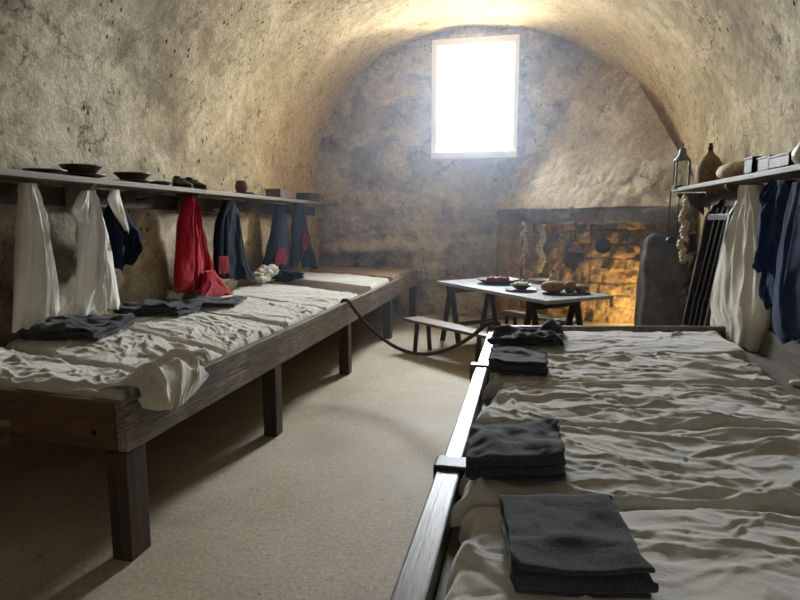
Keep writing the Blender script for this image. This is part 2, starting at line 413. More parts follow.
# outer masonry of the window reveal
b = MB(); t = .5
b.box((WX0 - .25, YB + .04, WZ0 - .25), (WX0, YB + t, WZ1 + .25)); b.box((WX1, YB + .04, WZ0 - .25), (WX1 + .25, YB + t, WZ1 + .25))
b.box((WX0, YB + .04, WZ1), (WX1, YB + t, WZ1 + .25)); b.box((WX0, YB + .04, WZ0 - .25), (WX1, YB + t, WZ0))
tag(b.done('trim_1', M_back), kind='structure')
# window
win = empty('window_1', (-.82, YB, WZ0), 'tall white framed barred window high in the end wall', 'window'); win['kind'] = 'structure'
fx0, fx1, fz0, fz1 = -1.47, -.19, 2.41, 4.15
b = MB(); ix0, ix1, iz0, iz1 = fx0 + .075, fx1 - .06, fz0 + .13, fz1 - .085
yo, yi = YB - .11, YB - .02
b.box((fx0, yo, fz0), (ix0, yi + .1, fz1), bev=.006); b.box((ix1, yo, fz0), (fx1, yi + .1, fz1), bev=.006)
b.box((ix0, yo, iz1), (ix1, yi + .1, fz1), bev=.006)
b.done('window_frame', M_frame, win)
b = MB()   # splayed inner lining
for p, q in ((((ix0, yo + .01, iz0), (ix0, yo + .01, iz1)), ((WX0 + .17, YB + .3, iz0), (WX0 + .17, YB + .3, iz1 - .05))),
             (((ix1, yo + .01, iz1), (ix1, yo + .01, iz0)), ((WX1 - .13, YB + .3, iz1 - .05), (WX1 - .13, YB + .3, iz0))),
             (((ix0, yo + .01, iz1), (ix1, yo + .01, iz1)), ((WX0 + .17, YB + .3, iz1 - .05), (WX1 - .13, YB + .3, iz1 - .05)))):
    v = [b.bm.verts.new(c) for c in (p[0], p[1], q[1], q[0])]; b.bm.faces.new(v)
lin = b.done('reveal_lining', M_frame, win)
md = lin.modifiers.new('s', 'SOLIDIFY'); md.thickness = .02; md.offset = 0
b = MB(); b.box((fx0, yo - .04, fz0), (fx1, YB + .34, iz0 - .02), bev=.01); b.done('window_sill', M_frame, win)
for k in range(7):
    x = ix0 + .1 + k * (ix1 - ix0 - .2) / 6; b = MB()
    b.tube([(x, YB + .16, iz0 - .03), (x, YB + .16, iz1)], .005, 8)
    b.tube([(x, YB + .16, iz0 - .03), (x, YB + .16, iz0 + .09)], [.014, .008], 8)
    b.tube([(x, YB + .16, iz1 - .06), (x, YB + .16, iz1)], .013, 8)
    b.done('window_bar', M_iron, win)

# ------------------------------------------------------------------ chimney hood and hearth
A = np.array([-.5, 9.22]); B = np.array([.95, 7.35]); Cc = np.array([1.82, 6.75])
def hood_curve(t, ins=0.0):
    t = np.asarray(t)[..., None]
    c = (1 - t) ** 2 * A + 2 * t * (1 - t) * B + t ** 2 * Cc
    return c + ins * np.array([.6, .8])
nt_, nv_ = 150, 110
T = np.linspace(0, 1, nt_); V = np.linspace(0, 1, nv_)
base = hood_curve(T); apex = np.array([1.12, 9.3])
S = V[None, :, None]
XY = base[:, None, :] * (1 - S) + apex * S
Zg = 1.655 + (4.05 - 1.655) * V[None, :] ** .97 + 0 * T[:, None]
Lh = .03 * fbm(XY[..., 0] * 1.6, XY[..., 1] * 1.6, Zg * 1.6, 21, 4) + .012 * fbm(XY[..., 0] * 7, XY[..., 1] * 7, Zg * 7, 22, 3)
Pm = np.stack([XY[..., 0] - .6 * Lh, XY[..., 1] - .7 * Lh, Zg + .4 * Lh], -1)
hood = empty('chimney_hood', (1.0, 7.6, 1.68), 'big sloping plastered hood over the corner hearth', 'chimney hood')
hood['kind'] = 'structure'
hood.name = 'trim_2'
link('hood_slope', grid_mesh('hood_slope', Pm), M_hood, hood, smooth=True)
# lintel under the hood
prof = [(-.03, 1.69), (-.03, 1.36), (.26, 1.33), (.30, 1.69)]
rows = []
for k, (ins, z) in enumerate([(.12, 1.70), (.03, 1.66), (.01, 1.62), (.015, 1.55), (.03, 1.49), (.06, 1.46), (.15, 1.46), (.26, 1.48), (.3, 1.7)]):
    c = hood_curve(np.linspace(0, 1, 160), ins)
    rows.append(np.concatenate([c, np.full((160, 1), z)], 1))
Pl = np.stack(rows, 0)
nn = .03 * fbm(Pl[..., 0] * 3, Pl[..., 1] * 3, Pl[..., 2] * 5, 27, 5)
Pl[..., 0] -= nn; Pl[..., 1] -= nn; Pl[..., 2] += nn * 1.3 * np.array([.1, .2, .5, 1, 1, 1, 1, 1, .2])[:, None]
o = link('lintel', grid_mesh('lintel', Pl), M_lint, hood, smooth=True)
# coursed stones of the hearth back and side
def stone_panel(name, ax, c0, c1, z1, at, seed, sgn, big=.05):
    u = np.linspace(c0, c1, int((c1 - c0) / .014)); z = np.linspace(-.01, z1, int(z1 / .014))
    U, Zz = np.meshgrid(u, z, indexing='ij')
    wz = Zz + .035 * vn(U * 3.1, Zz * 3.1, 0, seed); h = .19
    r = np.floor(wz / h); fz = wz / h - r
    w = .36 + .13 * _h(r, r * 0, r * 0, seed); uu = (U + .03 * vn(U * 4, Zz * 4, 0, seed + 1)) / w + _h(r, r * 0 + 3, r * 0, seed) * 2
    c = np.floor(uu); fu = uu - c
    e = np.minimum(np.minimum(fz, 1 - fz) * h, np.minimum(fu, 1 - fu) * w)
    D = .07 + .085 * np.clip(e / .022, 0, 1) ** .4 * (1 + .7 * _h(r, c, r * 0, seed + 5)) + .03 * fbm(U * 3.5, Zz * 4, 0, seed + 15, 3) + .04 * fbm(U * 9, Zz * 9, 0, seed + 7, 4)
    if ax == 'X': Pq = np.stack([U, at - D * sgn, Zz], -1)
    else: Pq = np.stack([at - D * sgn, U, Zz], -1)
    if ax == 'Y': Pq = Pq[::-1]
    o = link(name, grid_mesh(name, Pq[::-1]), M_stone, smooth=True); tag(o, kind='structure'); return o
stone_panel('trim_3', 'X', -.28, 1.8, 1.75, YB, 41, 1)
stone_panel('trim_4', 'Y', 6.8, 9.2, 1.75, XR + .09, 47, 1)
# right jamb: rounded boulder-like pier
b = MB()
g = bmesh.ops.create_cube(b.bm, size=1); bmesh.ops.subdivide_edges(b.bm, edges=b.bm.edges, cuts=24, use_grid_fill=True)
co = np.array([v.co[:] for v in b.bm.verts]); p = 7.0
q = (np.abs(co * 2) ** p).sum(1) ** (1 / p); q2 = np.maximum(np.abs(co * 2).max(1), 1e-6); co = co * (q2 / q)[:, None]
co[:, 0] = 1.52 + co[:, 0] * .5; co[:, 1] = 7.12 + co[:, 1] * .44; co[:, 2] = .66 + co[:, 2] * 1.40
nn = .02 * fbm(co[:, 0] * 3, co[:, 1] * 3, co[:, 2] * 3, 51, 4) + .014 * course(co[:, 0], co[:, 2], 15)
co[:, 0] -= nn; co[:, 1] -= nn
for v, c in zip(b.bm.verts, co): v.co = Vector(c)
tag(b.done('trim_5', M_soot, smooth=True, auto=False), kind='structure')
# left jamb
b = MB()
g = bmesh.ops.create_cube(b.bm, size=1); bmesh.ops.subdivide_edges(b.bm, edges=b.bm.edges, cuts=22, use_grid_fill=True)
co = np.array([v.co[:] for v in b.bm.verts]); q = (np.abs(co * 2) ** p).sum(1) ** (1 / p); q2 = np.maximum(np.abs(co * 2).max(1), 1e-6); co = co * (q2 / q)[:, None]
co[:, 0] = -.28 + co[:, 0] * .36; co[:, 1] = 9.13 + co[:, 1] * .3; co[:, 2] = .72 + co[:, 2] * 1.5
nn = .03 * fbm(co[:, 0] * 4, co[:, 1] * 4, co[:, 2] * 4, 53, 4) + .03 * course(co[:, 0], co[:, 2], 17)
co[:, 1] -= nn; co[:, 0] += nn * .3
for v, c in zip(b.bm.verts, co): v.co = Vector(c)
tag(b.done('trim_6', M_stone, smooth=True, auto=False), kind='structure')

# ------------------------------------------------------------------ mattresses
def mattress(name, c, zdeck, h, mat, seed, label, res=.012, amp=.02, group=None, over=0.0, crown=.35, stretch=(2.2, 6.5), dens=130, flat0=.72, er=.04):
    """c: four corners (rail-near, wall-near, wall-far, rail-far) in XY; u runs rail->wall, v near->far"""
    c = [np.array(p, float) for p in c]
    Lx = np.linalg.norm(c[1] - c[0]); Ly = np.linalg.norm(c[3] - c[0])
    nu, nv = max(30, int(Lx / res)), max(24, int(Ly / res))
    u = np.linspace(0, 1, nu)[:, None]; v = np.linspace(0, 1, nv)[None, :]
    eu = np.minimum(u, 1 - u) * Lx; ev = np.minimum(v, 1 - v) * Ly
    W = lambda a: a[..., None]
    # ragged outline
    uu = u + 0 * v; vv = v + 0 * u
    X = (1 - uu) * (1 - vv) * c[0][0] + uu * (1 - vv) * c[1][0] + uu * vv * c[2][0] + (1 - uu) * vv * c[3][0]
    Y = (1 - uu) * (1 - vv) * c[0][1] + uu * (1 - vv) * c[1][1] + uu * vv * c[2][1] + (1 - uu) * vv * c[3][1]
    s = uu * Lx; t = vv * Ly
    rnd = lambda d, r: np.sqrt(np.clip(1 - (1 - np.clip(d / r, 0, 1)) ** 2, 0, 1))
    prof = rnd(ev + .0, er) * rnd(eu + .0, er)
    flat = flat0 + crown * np.sin(PI * vv) ** .8
    Z = prof * flat * h
    wx = s + .03 * fbm(s * 4, t * 4, 0, seed + 2, 2); wy = t + .035 * fbm(s * 3, t * 3, 0, seed + 3, 3)
    A_ = amp / .014; ns = int(dens * Lx * Ly)
    W2 = creases(wx, wy, Lx, Ly, seed + 4, int(ns * .55), .36, .014, .032, .28, .85, .014 * A_)
    W2 = W2 + creases(wx, wy, Lx, Ly, seed + 5, int(ns * 1.1), .34, .005, .012, .15, .48, .0095 * A_)
    W2 = W2 + creases(wx, wy, Lx, Ly, seed + 6, int(ns * .3), .7, .005, .009, .06, .18, .004 * A_)
    W2 = W2 + creases(wx, wy, Lx, Ly, seed + 7, int(ns * .9), 1.0, .010, .022, .05, .16, .014 * A_, where=lambda r: abs(r.gauss(0, .07)) if r.random() < .6 else 1 - abs(r.gauss(0, .06)))
    W2 = W2 + .0035 * A_ * fbm(wx * 9, wy * 14, 0, seed + 9, 3)
    Z = Z + W2 * np.clip(prof * 1.6, 0, 1)
    Z = Z + .009 * fbm(s * 2, t * 2.5, 0, seed + 20, 2) * prof
    ax = (c[1] - c[0]) / Lx; ay = (c[3] - c[0]) / Ly
    k = 1.6 * amp
    dy = k * fbm(s * 5, t * 5, 1, seed + 13, 3) * (1 - prof * .6); dx = k * 1.6 * fbm(s * 4, t * 6, 2, seed + 14, 3) * (1 - prof * .4)
    X = X + dx * ax[0] + dy * ay[0]; Y = Y + dx * ax[1] + dy * ay[1]
    Zt = zdeck + .006 + np.maximum(Z, 0)
    top = np.stack([X, Y, Zt], -1)
    me = grid_mesh(name, top)
    bm = bmesh.new(); bm.from_mesh(me)
    # close the underside
    be = [e for e in bm.edges if e.is_boundary]
    r = bmesh.ops.extrude_edge_only(bm, edges=be)
    nvx = [g for g in r['geom'] if isinstance(g, bmesh.types.BMVert)]
    for w in nvx: w.co.z = zdeck + .002
    ee = [e for e in bm.edges if e.is_boundary]
    bmesh.ops.holes_fill(bm, edges=ee, sides=0)
    bmesh.ops.recalc_face_normals(bm, faces=bm.faces)
    bm.to_mesh(me); bm.free()
    o = link(name, me, mat, smooth=True)
    if label: tag(o, label, 'mattress', group)
    return o

# ------------------------------------------------------------------ left sleeping platform
LX = -1.665; LW = XL + .06
bedL = empty('sleeping_platform', (-2.5, 5.6, 0), 'long raised wooden sleeping platform on posts along the left wall under seven mattresses', 'bunk platform')
def sk(x): return (LX - x) * .10      # the near end board runs slightly out of square
b = MB(); b.beam((LX - .025, 2.14, .61), (LX - .025, 9.08, .61), .05, .22, bev=.006); b.done('front_rail', M_rail, bedL)
b = MB(); b.beam((LX - .052, 2.163, .61), (LW, 2.163 + sk(LW), .61), .045, .22, bev=.006); o = b.done('end_board', M_railX, bedL)
for (x, z) in ((-1.84, .575), (-2.45, .6)):
    b = MB(); b.lathe([(0.001, 0), (.014, 0), (.014, .006), (.007, .009)], (x, 2.140 + sk(x), z), 14, axis=Matrix.Rotation(PI / 2, 4, 'X')); b.done('bolt', M_iron, bedL)
b = MB(); b.beam((LX - .052, 9.05, .60), (LW, 9.05, .60), .045, .20, bev=.006); b.done('far_end_board', M_rail, bedL)
yb = 2.2; k = 0
b = MB()
while yb < 9.0:
    w = .19 + .02 * random.random(); y2 = min(yb + w, 9.02)
    s0 = sk(LW) if k == 0 else 0
    b.box((LW, yb + .004, .545 + .004 * random.random()), (LX - .055, y2 - .004, .575)); yb += w; k += 1
b.prism([(LX - .055, 2.19, .575), (LW, 2.21 + sk(LW), .575), (LW, 2.3, .575), (LX - .055, 2.24, .575)], (0, 0, -.028))
b.done('deck', M_deck, bedL)
for y in (2.19, 3.73, 5.43, 7.23, 8.95):
    for x in (LX - .052, LW + .08):
        yy_ = y + (sk(x) if y < 3 else 0); q = .068 if y < 3 else .052
        b = MB(); b.box((x - .05, yy_ - q, 0), (x + .05, yy_ + q, .499 if x > -2 else .54), bev=.006); b.done('post', M_leg, bedL)
    if y > 3:
        b = MB(); b.beam((LX - .12, y, .50), (LW + .14, y, .50), .045, .08); b.done('cross_beam', M_leg, bedL)
M_all = 'mattresses lying side by side on the left platform'
RX = LX - .06; WX = XL + .13
LM = [((2.17, 2.58), (2.36, 3.0), .158, 'cream mattress with rumpled cover at the near end of the left platform'),
      ((2.58, 3.12), (3.0, 3.93), .165, 'wrinkled cream mattress second from the near end of the left platform'),
      ((3.13, 4.05), (3.95, 4.80), .17, 'smoother cream mattress on the left platform beside the two white hanging shirts'),
      ((4.07, 4.90), (4.82, 5.74), .17, 'cream mattress on the left platform below the hanging red coat'),
      ((4.92, 6.0), (5.77, 7.0), .17, 'pale cream mattress on the left platform below the middle navy coat, rope looped beside it'),
      ((6.48, 7.45), (7.35, 8.3), .20, 'flat pale mattress second from the back wall on the left platform'),
      ((7.62, 8.95), (8.36, 8.98), .20, 'tan brown canvas mattress nearest the back wall on the left platform')]
for i, ((a0, a1), (w0, w1), h, lab) in enumerate(LM):
    mattress('mattress', [(RX, a0), (WX, w0), (WX, w1), (RX, a1)], .578, h, M_tan if i == 6 else M_sheet, 100 + 17 * i, lab, res=.008 if i < 4 else .014, amp=(.017, .014, .009, .008, .008, .006, .008)[i], group=M_all, crown=.14, flat0=.78, dens=(110, 110, 90, 80, 60, 40, 40)[i], er=.04)
near_m = [o for o in COL.objects if o.name == 'mattress'][0]
# cover of the first mattress spilling over the rail corner
def drape(name, y0, y1, mat, parent, seed, hang=.13, n=90, mm=80):
    s = np.linspace(0, 1, n)[:, None]; t = np.linspace(0, 1, mm)[None, :]
    path = np.array([(-.30, .71), (-.17, .765), (-.08, .775), (-.01, .765), (.018, .735), (.03, .69), (.035, .73 - hang)])
    ss = np.linspace(0, 1, len(path)); px = smooth_interp(ss, path[:, 0], s[:, 0])[:, None]; pz = smooth_interp(ss, path[:, 1], s[:, 0])[:, None]
    end = np.sin(PI * np.clip(t, 0, 1)) ** .5
    X = LX + px * (1 + 0 * t); Y = y0 + (y1 - y0) * t + 0 * s; Zz = pz + 0 * t
    f = creases(s * .35, t * .6, .35, .6, seed, 26, .5, .012, .03, .1, .3, .5)
    g2 = creases(s * .35, t * .6, .35, .6, seed + 1, 30, 1.2, .006, .014, .05, .15, .5)
    out = .05 * f + .028 * g2 + .05 * np.sin(PI * t) * np.exp(-((s - .62) / .25) ** 2)
    low = np.clip((s - .55) / .45, 0, 1)
    Zz = Zz + .07 * np.exp(-((t - .82) / .10) ** 2) * np.exp(-((s - .35) / .25) ** 2)
    Zz = Zz + out * (1 - low) * end - (1 - end) * .05 * s + low * (1 - np.sin(PI * t) ** .7) * (hang + .01)
    X = X + out * low + .012 + (1 - low) * 0
    X = np.where(s < .5, np.minimum(X, 99), X)
    Y = Y + .035 * fbm(s * 3, t * 3, 0, seed + 5, 3) + .12 * (s - .5) * (t - .5)
    me = grid_mesh(name, np.stack([X, Y, Zz], -1)[:, ::-1])
    o = link(name, me, mat, parent, smooth=True); m = o.modifiers.new('s', 'SOLIDIFY'); m.thickness = .006; m.offset = 1
    return o
drape('loose_cover_end', 2.24, 2.70, M_sheet, near_m, 61, .12)

# ------------------------------------------------------------------ right sleeping platform
RXX = -.26
SK = .20
def rs(x): return (x - RXX) * SK
bedR = empty('sleeping_platform', (.6, 2.4, 0), 'raised wooden sleeping platform in the right foreground with a metal strapped rail', 'bunk platform')
b = MB(); b.box((RXX, -.3, .50), (RXX + .075, 1.80, .72), bev=.006); b.done('side_rail', M_railR, bedR)
b = MB(); b.box((RXX + .008, 1.80, .50), (RXX + .070, 4.18, .722), bev=.006); b.done('side_rail', M_railR, bedR)
b = MB(); b.box((RXX - .012, 1.76, .60), (RXX + .098, 1.85, .732), bev=.008); b.done('joint_strap', M_iron, bedR)
b = MB(); b.box((RXX - .022, 3.10, .62), (RXX + .080, 3.16, .732), bev=.006); b.done('joint_strap', M_railR, bedR)
b = MB(); b.beam((RXX - .0, 4.20, .62), (1.62, 4.20 + rs(1.62), .62), .05, .26, bev=.006); b.done('foot_board', M_railR, bedR)
b = MB()
DZ = .655
for k in range(6):
    x0 = RXX + .08 + k * .296; b.prism([(x0, -.3, DZ), (x0 + .29, -.3, DZ), (x0 + .29, 4.16 + rs(x0 + .29), DZ), (x0, 4.16 + rs(x0), DZ)], (0, 0, -.03))
b.done('deck', M_deckY, bedR)
b = MB(); b.prism([(1.47, -.3, DZ + .002), (1.52, -.3, DZ + .002), (1.52, 4.15, DZ + .002), (1.47, 4.15, DZ + .002)], (0, 0, .16)); b.done('wall_board', M_deckY, bedR)
for y in (0.2, 2.1, 4.05):
    for x in (RXX + .13, 1.42):
        b = MB(); b.box((x - .05, y - .05, 0), (x + .05, y + .05, .565), bev=.006); b.done('post', M_leg, bedR)
RM = [(.28, .88, 'grey beige mattress nearest the camera on the right platform, mostly out of frame'),
      (.88, 1.53, 'wrinkled mattress under the nearest square folded charcoal blanket on the right platform'),
      (1.53, 2.14, 'crumpled mattress on the right platform under the rumpled blanket beside the metal strap'),
      (2.14, 2.74, 'crumpled mattress without a blanket in the middle of the right platform'),
      (2.74, 3.38, 'mattress on the right platform under the small square blanket, second from the foot board'),
      (3.38, 4.10, 'smooth humped mattress against the foot board of the right platform')]
for i, (y0, y1, lab) in enumerate(RM):
    x0, x1 = RXX + .115, (1.22, 1.22, 1.25, 1.20, 1.19, 1.28)[i]
    y0 += .007; y1 -= .007
    mattress('mattress', [(x0, y0), (x1, y0 + (x1 - x0) * .17), (x1 - .02, y1 + (x1 - x0) * .17), (x0, y1)], DZ, .095, M_sheetR, 300 + 13 * i, lab, res=.0075 if i < 5 else .011, amp=(.014, .014, .018, .019, .017, .013)[i], group='mattresses lying side by side on the right platform', crown=.10, flat0=.86, dens=(26, 30, 46, 52, 48, 36)[i], er=.048)

# ------------------------------------------------------------------ folded blankets
def blanket(name, ctr, wx, wy, rot, layers, t, seed, label, mat=None, wob=.012, shear=0.0, group=None, sag=.0):
    """serpentine fold: strip folded along local x, extruded along local y"""
    pts = []; z = t / 2; gap = t * 1.25
    for k in range(layers):
        a, bb = (-wx / 2, wx / 2) if k % 2 == 0 else (wx / 2, -wx / 2)
        ins = .012 * (((seed * 7 + k * 3) % 5) - 2) / 2
        for j in range(26): pts.append((a + (bb - a) * j / 25 * (1 + 0), z, k, j))
        if k < layers - 1:
            sgn = 1 if k % 2 == 0 else -1
            for j in range(1, 8):
                an = -PI / 2 + PI * j / 8; pts.append((bb + sgn * (gap / 2) * math.cos(an), z + gap / 2 + gap / 2 * math.sin(an), k, 25))
        z += gap
    n = 46; px = np.array([p[0] for p in pts])[:, None]; pz = np.array([p[1] for p in pts])[:, None]; kk = np.array([p[2] for p in pts])[:, None]
    v = np.linspace(-.5, .5, n)[None, :]
    edge = wy * (1 + .02 * (kk % 3)) ; Yl = v * edge + .01 * vn(px * 6, kk * 1.0, 0, seed) + .006 * vn(px * 20, kk * 1.0, 0, seed + 1)
    Zl = pz + wob * fbm(px * 7, v * wy * 7, 0, seed + 2, 3) * (.4 + kk / layers) + wob * .5 * ridge(px * 9, v * wy * 6, seed + 4, 3) * (kk >= layers - 1)
    Zl = Zl - sag * ((px / wx * 2) ** 2) - sag * (v * 2) ** 4 * (kk / layers)
    Xl = px + .012 * vn(v * wy * 9, kk * 1.0, 0, seed + 3) + shear * Yl + .02 * kk / layers * np.sign(px) * 0
    cr, sr = math.cos(rot), math.sin(rot)
    Pq = np.stack([ctr[0] + Xl * cr - Yl * sr, ctr[1] + Xl * sr + Yl * cr, ctr[2] + Zl], -1)
    me = grid_mesh(name, Pq); o = link(name, me, mat or M_blank, smooth=True)
    m = o.modifiers.new('s', 'SOLIDIFY'); m.thickness = t * .82; m.offset = 0
    m2 = o.modifiers.new('sub', 'SUBSURF'); m2.levels = m2.render_levels = 1
    tag(o, label, 'blanket', group); return o
GR = 'folded charcoal blankets on the right platform'
blanket('folded_blanket', (.105, 1.27, .765), .31, .265, PI / 2 + .12, 4, .013, 5, 'large neatly folded square charcoal blanket nearest the camera', wob=.007, group=GR)
blanket('folded_blanket', (-.015, 1.76, .765), .28, .27, PI / 2 + .05, 5, .015, 8, 'folded charcoal blanket beside the metal strap of the rail, with a thick rounded front fold', wob=.014, shear=-.15, group=GR)
blanket('folded_blanket', (-.03, 2.93, .765), .25, .27, PI / 2, 4, .015, 12, 'small square folded charcoal blanket on the second mattress from the foot board', wob=.010, group=GR)
blanket('folded_blanket', (.02, 3.72, .765), .42, .42, .15, 3, .012, 15, 'loosely crumpled charcoal blanket in the corner beside the foot board', wob=.045, shear=.2, group=GR)
GL = 'folded charcoal blankets on the left platform'
blanket('folded_blanket', (-2.93, 3.36, .752), .52, .50, .08, 4, .014, 21, 'charcoal blanket with an upturned corner below the white gown on the left platform', wob=.030, group=GL, shear=-.1)
blanket('folded_blanket', (-2.93, 4.26, .752), .50, .42, .1, 4, .014, 24, 'charcoal blanket folded thick between the white shirt and the red coat', wob=.024, group=GL)
blanket('folded_blanket', (-2.76, 4.86, .752), .44, .40, .2, 2, .013, 27, 'flat thin charcoal blanket beside the hem of the red coat', wob=.020, group=GL)

# ------------------------------------------------------------------ hanging garments
def garment(name, rows, X, thick, mat, seed, parent=None, folds=5, amp=.3, nz_=90, na_=160, hem=.02, dirx=1, topx=None, collapse=True):
    """rows: (yl,xl,yr,xr) in photo pixels read on the plane x=X (left edge, right edge), top to bottom."""
    lo, hi = [], []
    for r in rows:
        a = onX(r[1], r[0], X); c = onX(r[3], r[2], X); lo.append((a[1], a[2])); hi.append((c[1], c[2]))
    n = len(rows); ts = np.linspace(0, 1, n); t = np.linspace(0, 1, nz_)
    ya = smooth_interp(ts, [p[0] for p in lo], t); za = smooth_interp(ts, [p[1] for p in lo], t)
    yb_ = smooth_interp(ts, [p[0] for p in hi], t); zb = smooth_interp(ts, [p[1] for p in hi], t)
    ph = np.linspace(0, 2 * PI, na_, endpoint=False)[:, None]; T_ = t[None, :]
    c = (1 - np.cos(ph)) / 2                         # 0 at left edge, 1 at right
    Yq = ya + (yb_ - ya) * c; Zq = za + (zb - za) * c
    th_ = thick * (.35 + .65 * np.sin(PI * np.clip(.12 + T_ * .75, 0, 1)))
    side = np.sin(ph)
    w = np.abs(side) ** .8
    rnd = random.Random(seed); fold = 0 * c * T_
    ph_s = c * folds * 2 * PI + seed
    for k in range(int(folds * 2.2)):
        c0 = rnd.uniform(.04, .96); dr = (c0 - .5) * rnd.uniform(-.1, .25) + rnd.gauss(0, .06); w_ = rnd.uniform(.016, .05); t0 = rnd.uniform(-.3, .55); t1 = t0 + rnd.uniform(.5, 1.2)
        x_ = (c - c0 - dr * T_ - .012 * np.sin(T_ * 9 + k)) / w_; x_ = x_ * np.where(x_ > 0, 1, 1.8)
        fold = fold + rnd.choice((1, 1, -.8)) * rnd.uniform(.5, 1.2) * np.exp(-np.abs(x_) ** 1.4) * np.clip((T_ - t0) * 4, 0, 1) * np.clip((t1 - T_) * 4, 0, 1)
    fold = fold * 1.1 + .45 * np.sin(c * 9 + seed + 2 * T_) * T_ + .35 * fbm(c * 5, T_ * 4, 0, seed + 6, 3)
    off = side * th_ * .5 + np.sign(side) * w * fold * thick * amp * .55
    front = 1 if dirx > 0 else -1
    Xq = X + front * off
    Zq = Zq + (hem * np.sin(ph_s + 1) * .5 + hem * vn(c * 6, 0, 0, seed + 9)) * T_ ** 6
    Pq = np.stack([Xq, Yq, Zq], -1)
    # caps
    ct = Pq[:, 0].mean(0); cb = Pq[:, -1].mean(0) + np.array([0, 0, .03])
    Pq = np.concatenate([np.broadcast_to(ct, (na_, 1, 3)), Pq, Pq[:, -1:] * .6 + cb * .4, np.broadcast_to(cb, (na_, 1, 3))], 1)
    if dirx < 0: Pq = Pq[::-1]
    me = grid_mesh(name, Pq[::-1], closed_u=True)
    bm = bmesh.new(); bm.from_mesh(me); bmesh.ops.remove_doubles(bm, verts=bm.verts, dist=1e-5); bmesh.ops.recalc_face_normals(bm, faces=bm.faces); bm.to_mesh(me); bm.free()
    o = link(name, me, mat, parent, smooth=True); return o
XG = -3.12
def peg(parent_name, yz, X, label, cat='peg'):
    pass
g1 = garment('linen_gown', [(183, 22, 183, 34), (200, 20.5, 198, 37), (215, 20, 212, 40), (240, 19, 234, 44.5), (262, 17.5, 256, 49), (292, 15, 282, 55), (330, 12, 311, 59)], XG, .16, M_white, 3, folds=5)
tag(g1, 'long white linen gown hanging at the near end of the left shelf', 'gown', 'garments hanging under the left shelf')
garment('sleeve', [(218, 39, 214, 41), (230, 40, 226, 46), (240, 41, 238, 50)], XG + .03, .05, M_white, 5, g1, folds=2)
g2 = garment('linen_shirt', [(190, 86, 190, 93), (202, 84, 202, 95), (220, 83.5, 217, 99), (240, 82, 236, 104.5), (262, 80, 258, 110), (288, 76.5, 282, 115), (314, 73, 305, 119.5)], XG, .15, M_white, 11, folds=6, amp=.42)
tag(g2, 'white linen shirt with a gathered sleeve hanging beside the navy jacket', 'shirt', 'garments hanging under the left shelf')
garment('sleeve', [(191, 83, 190, 88), (203, 76.5, 203, 87), (213, 74.5, 215, 86), (222, 80, 222, 87)], XG + .04, .08, M_white, 13, g2, folds=3)
g3 = garment('navy_jacket', [(205, 109, 207, 121), (216, 104.5, 216, 126), (227, 104.5, 226, 133), (238, 106, 233, 139.5), (249, 109, 244, 138), (260, 113, 254, 131), (271, 115.5, 263, 124)], XG, .15, M_navy, 19, folds=4, amp=.5)
tag(g3, 'short navy jacket with a white strap bundled on its peg', 'jacket', 'garments hanging under the left shelf')
garment('white_lining', [(190, 112, 190, 118), (199, 108.5, 199, 120), (210, 113, 210, 122.5), (222, 120, 220, 125), (232, 125.5, 230, 128)], XG + .07, .06, M_white, 23, g3, folds=3)['label'] = 'white cloth band twisted round the jacket collar'
g4 = garment('red_coat', [(196, 186, 197, 191), (208, 183, 208, 194), (222, 179.5, 220, 197.5), (243, 177.5, 240, 203), (262, 176, 258, 209), (277, 175, 272, 214.5), (292, 175, 284, 221)], XG, .18, M_red, 29, folds=4, amp=.35)
tag(g4, 'long bright red wool coat hanging from the left shelf', 'coat', 'garments hanging under the left shelf')
garment('coat_tail', [(272, 205, 270, 213), (282, 203, 281, 221), (289, 200, 289, 228), (295, 199, 295.5, 235)], XG + .13, .10, M_red, 31, g4, folds=2)
g5 = garment('navy_coat', [(200, 225, 201, 232), (210, 221.5, 210, 235), (222, 217.5, 221, 237.5), (240, 215, 240, 241.5), (255, 215, 254, 244.5), (266, 216, 267, 248), (277, 217.5, 280, 256)], XG, .17, M_slate, 37, folds=3, amp=.35)
tag(g5, 'dark navy coat with a red lining showing, hanging right of the red coat', 'coat', 'garments hanging under the left shelf')
garment('red_lining', [(256, 218, 256, 228), (263, 218, 263, 229), (275, 218, 274, 229.5)], XG + .09, .04, M_cuff, 39, g5, folds=1)['label'] = 'faded red lining patch'
g6 = garment('navy_coat', [(204, 277, 205, 282), (216, 275.5, 216, 284), (230, 273.5, 230, 286), (246, 270, 246, 287), (260, 266, 258, 287), (272, 264, 270, 285)], XG, .17, M_navy, 43, folds=3)
tag(g6, 'dark navy coat with a red cuff at its hem, third from the back wall', 'coat', 'garments hanging under the left shelf')
garment('red_cuff', [(250, 278, 248, 285), (258, 275, 257, 287.5), (266, 274.5, 265, 286)], XG + .09, .06, M_cuff, 45, g6, folds=2)['label'] = 'faded red coat cuff'
g7 = garment('navy_coat', [(203, 295, 204, 302), (216, 293.5, 216, 304.5), (230, 292.5, 229, 306), (242, 292, 240, 307), (255, 291.5, 250, 301.5), (267, 291, 262, 297.5)], XG, .15, M_navy, 47, folds=2)
tag(g7, 'dark navy coat with spread tails hanging nearest the back wall', 'coat', 'garments hanging under the left shelf')
garment('coat_tail', [(236, 299, 236, 307.5), (247, 301.5, 247, 310.5), (258, 302, 257, 313.5), (268, 302.5, 267, 317)], XG + .01, .12, M_navy, 49, g7, folds=2)
garment('red_cuff', [(233, 303, 233, 306), (241, 302, 241, 308), (250, 303, 250, 307.5)], XG + .09, .05, M_cuff, 51, g7, folds=1)['label'] = 'faded red coat cuff'
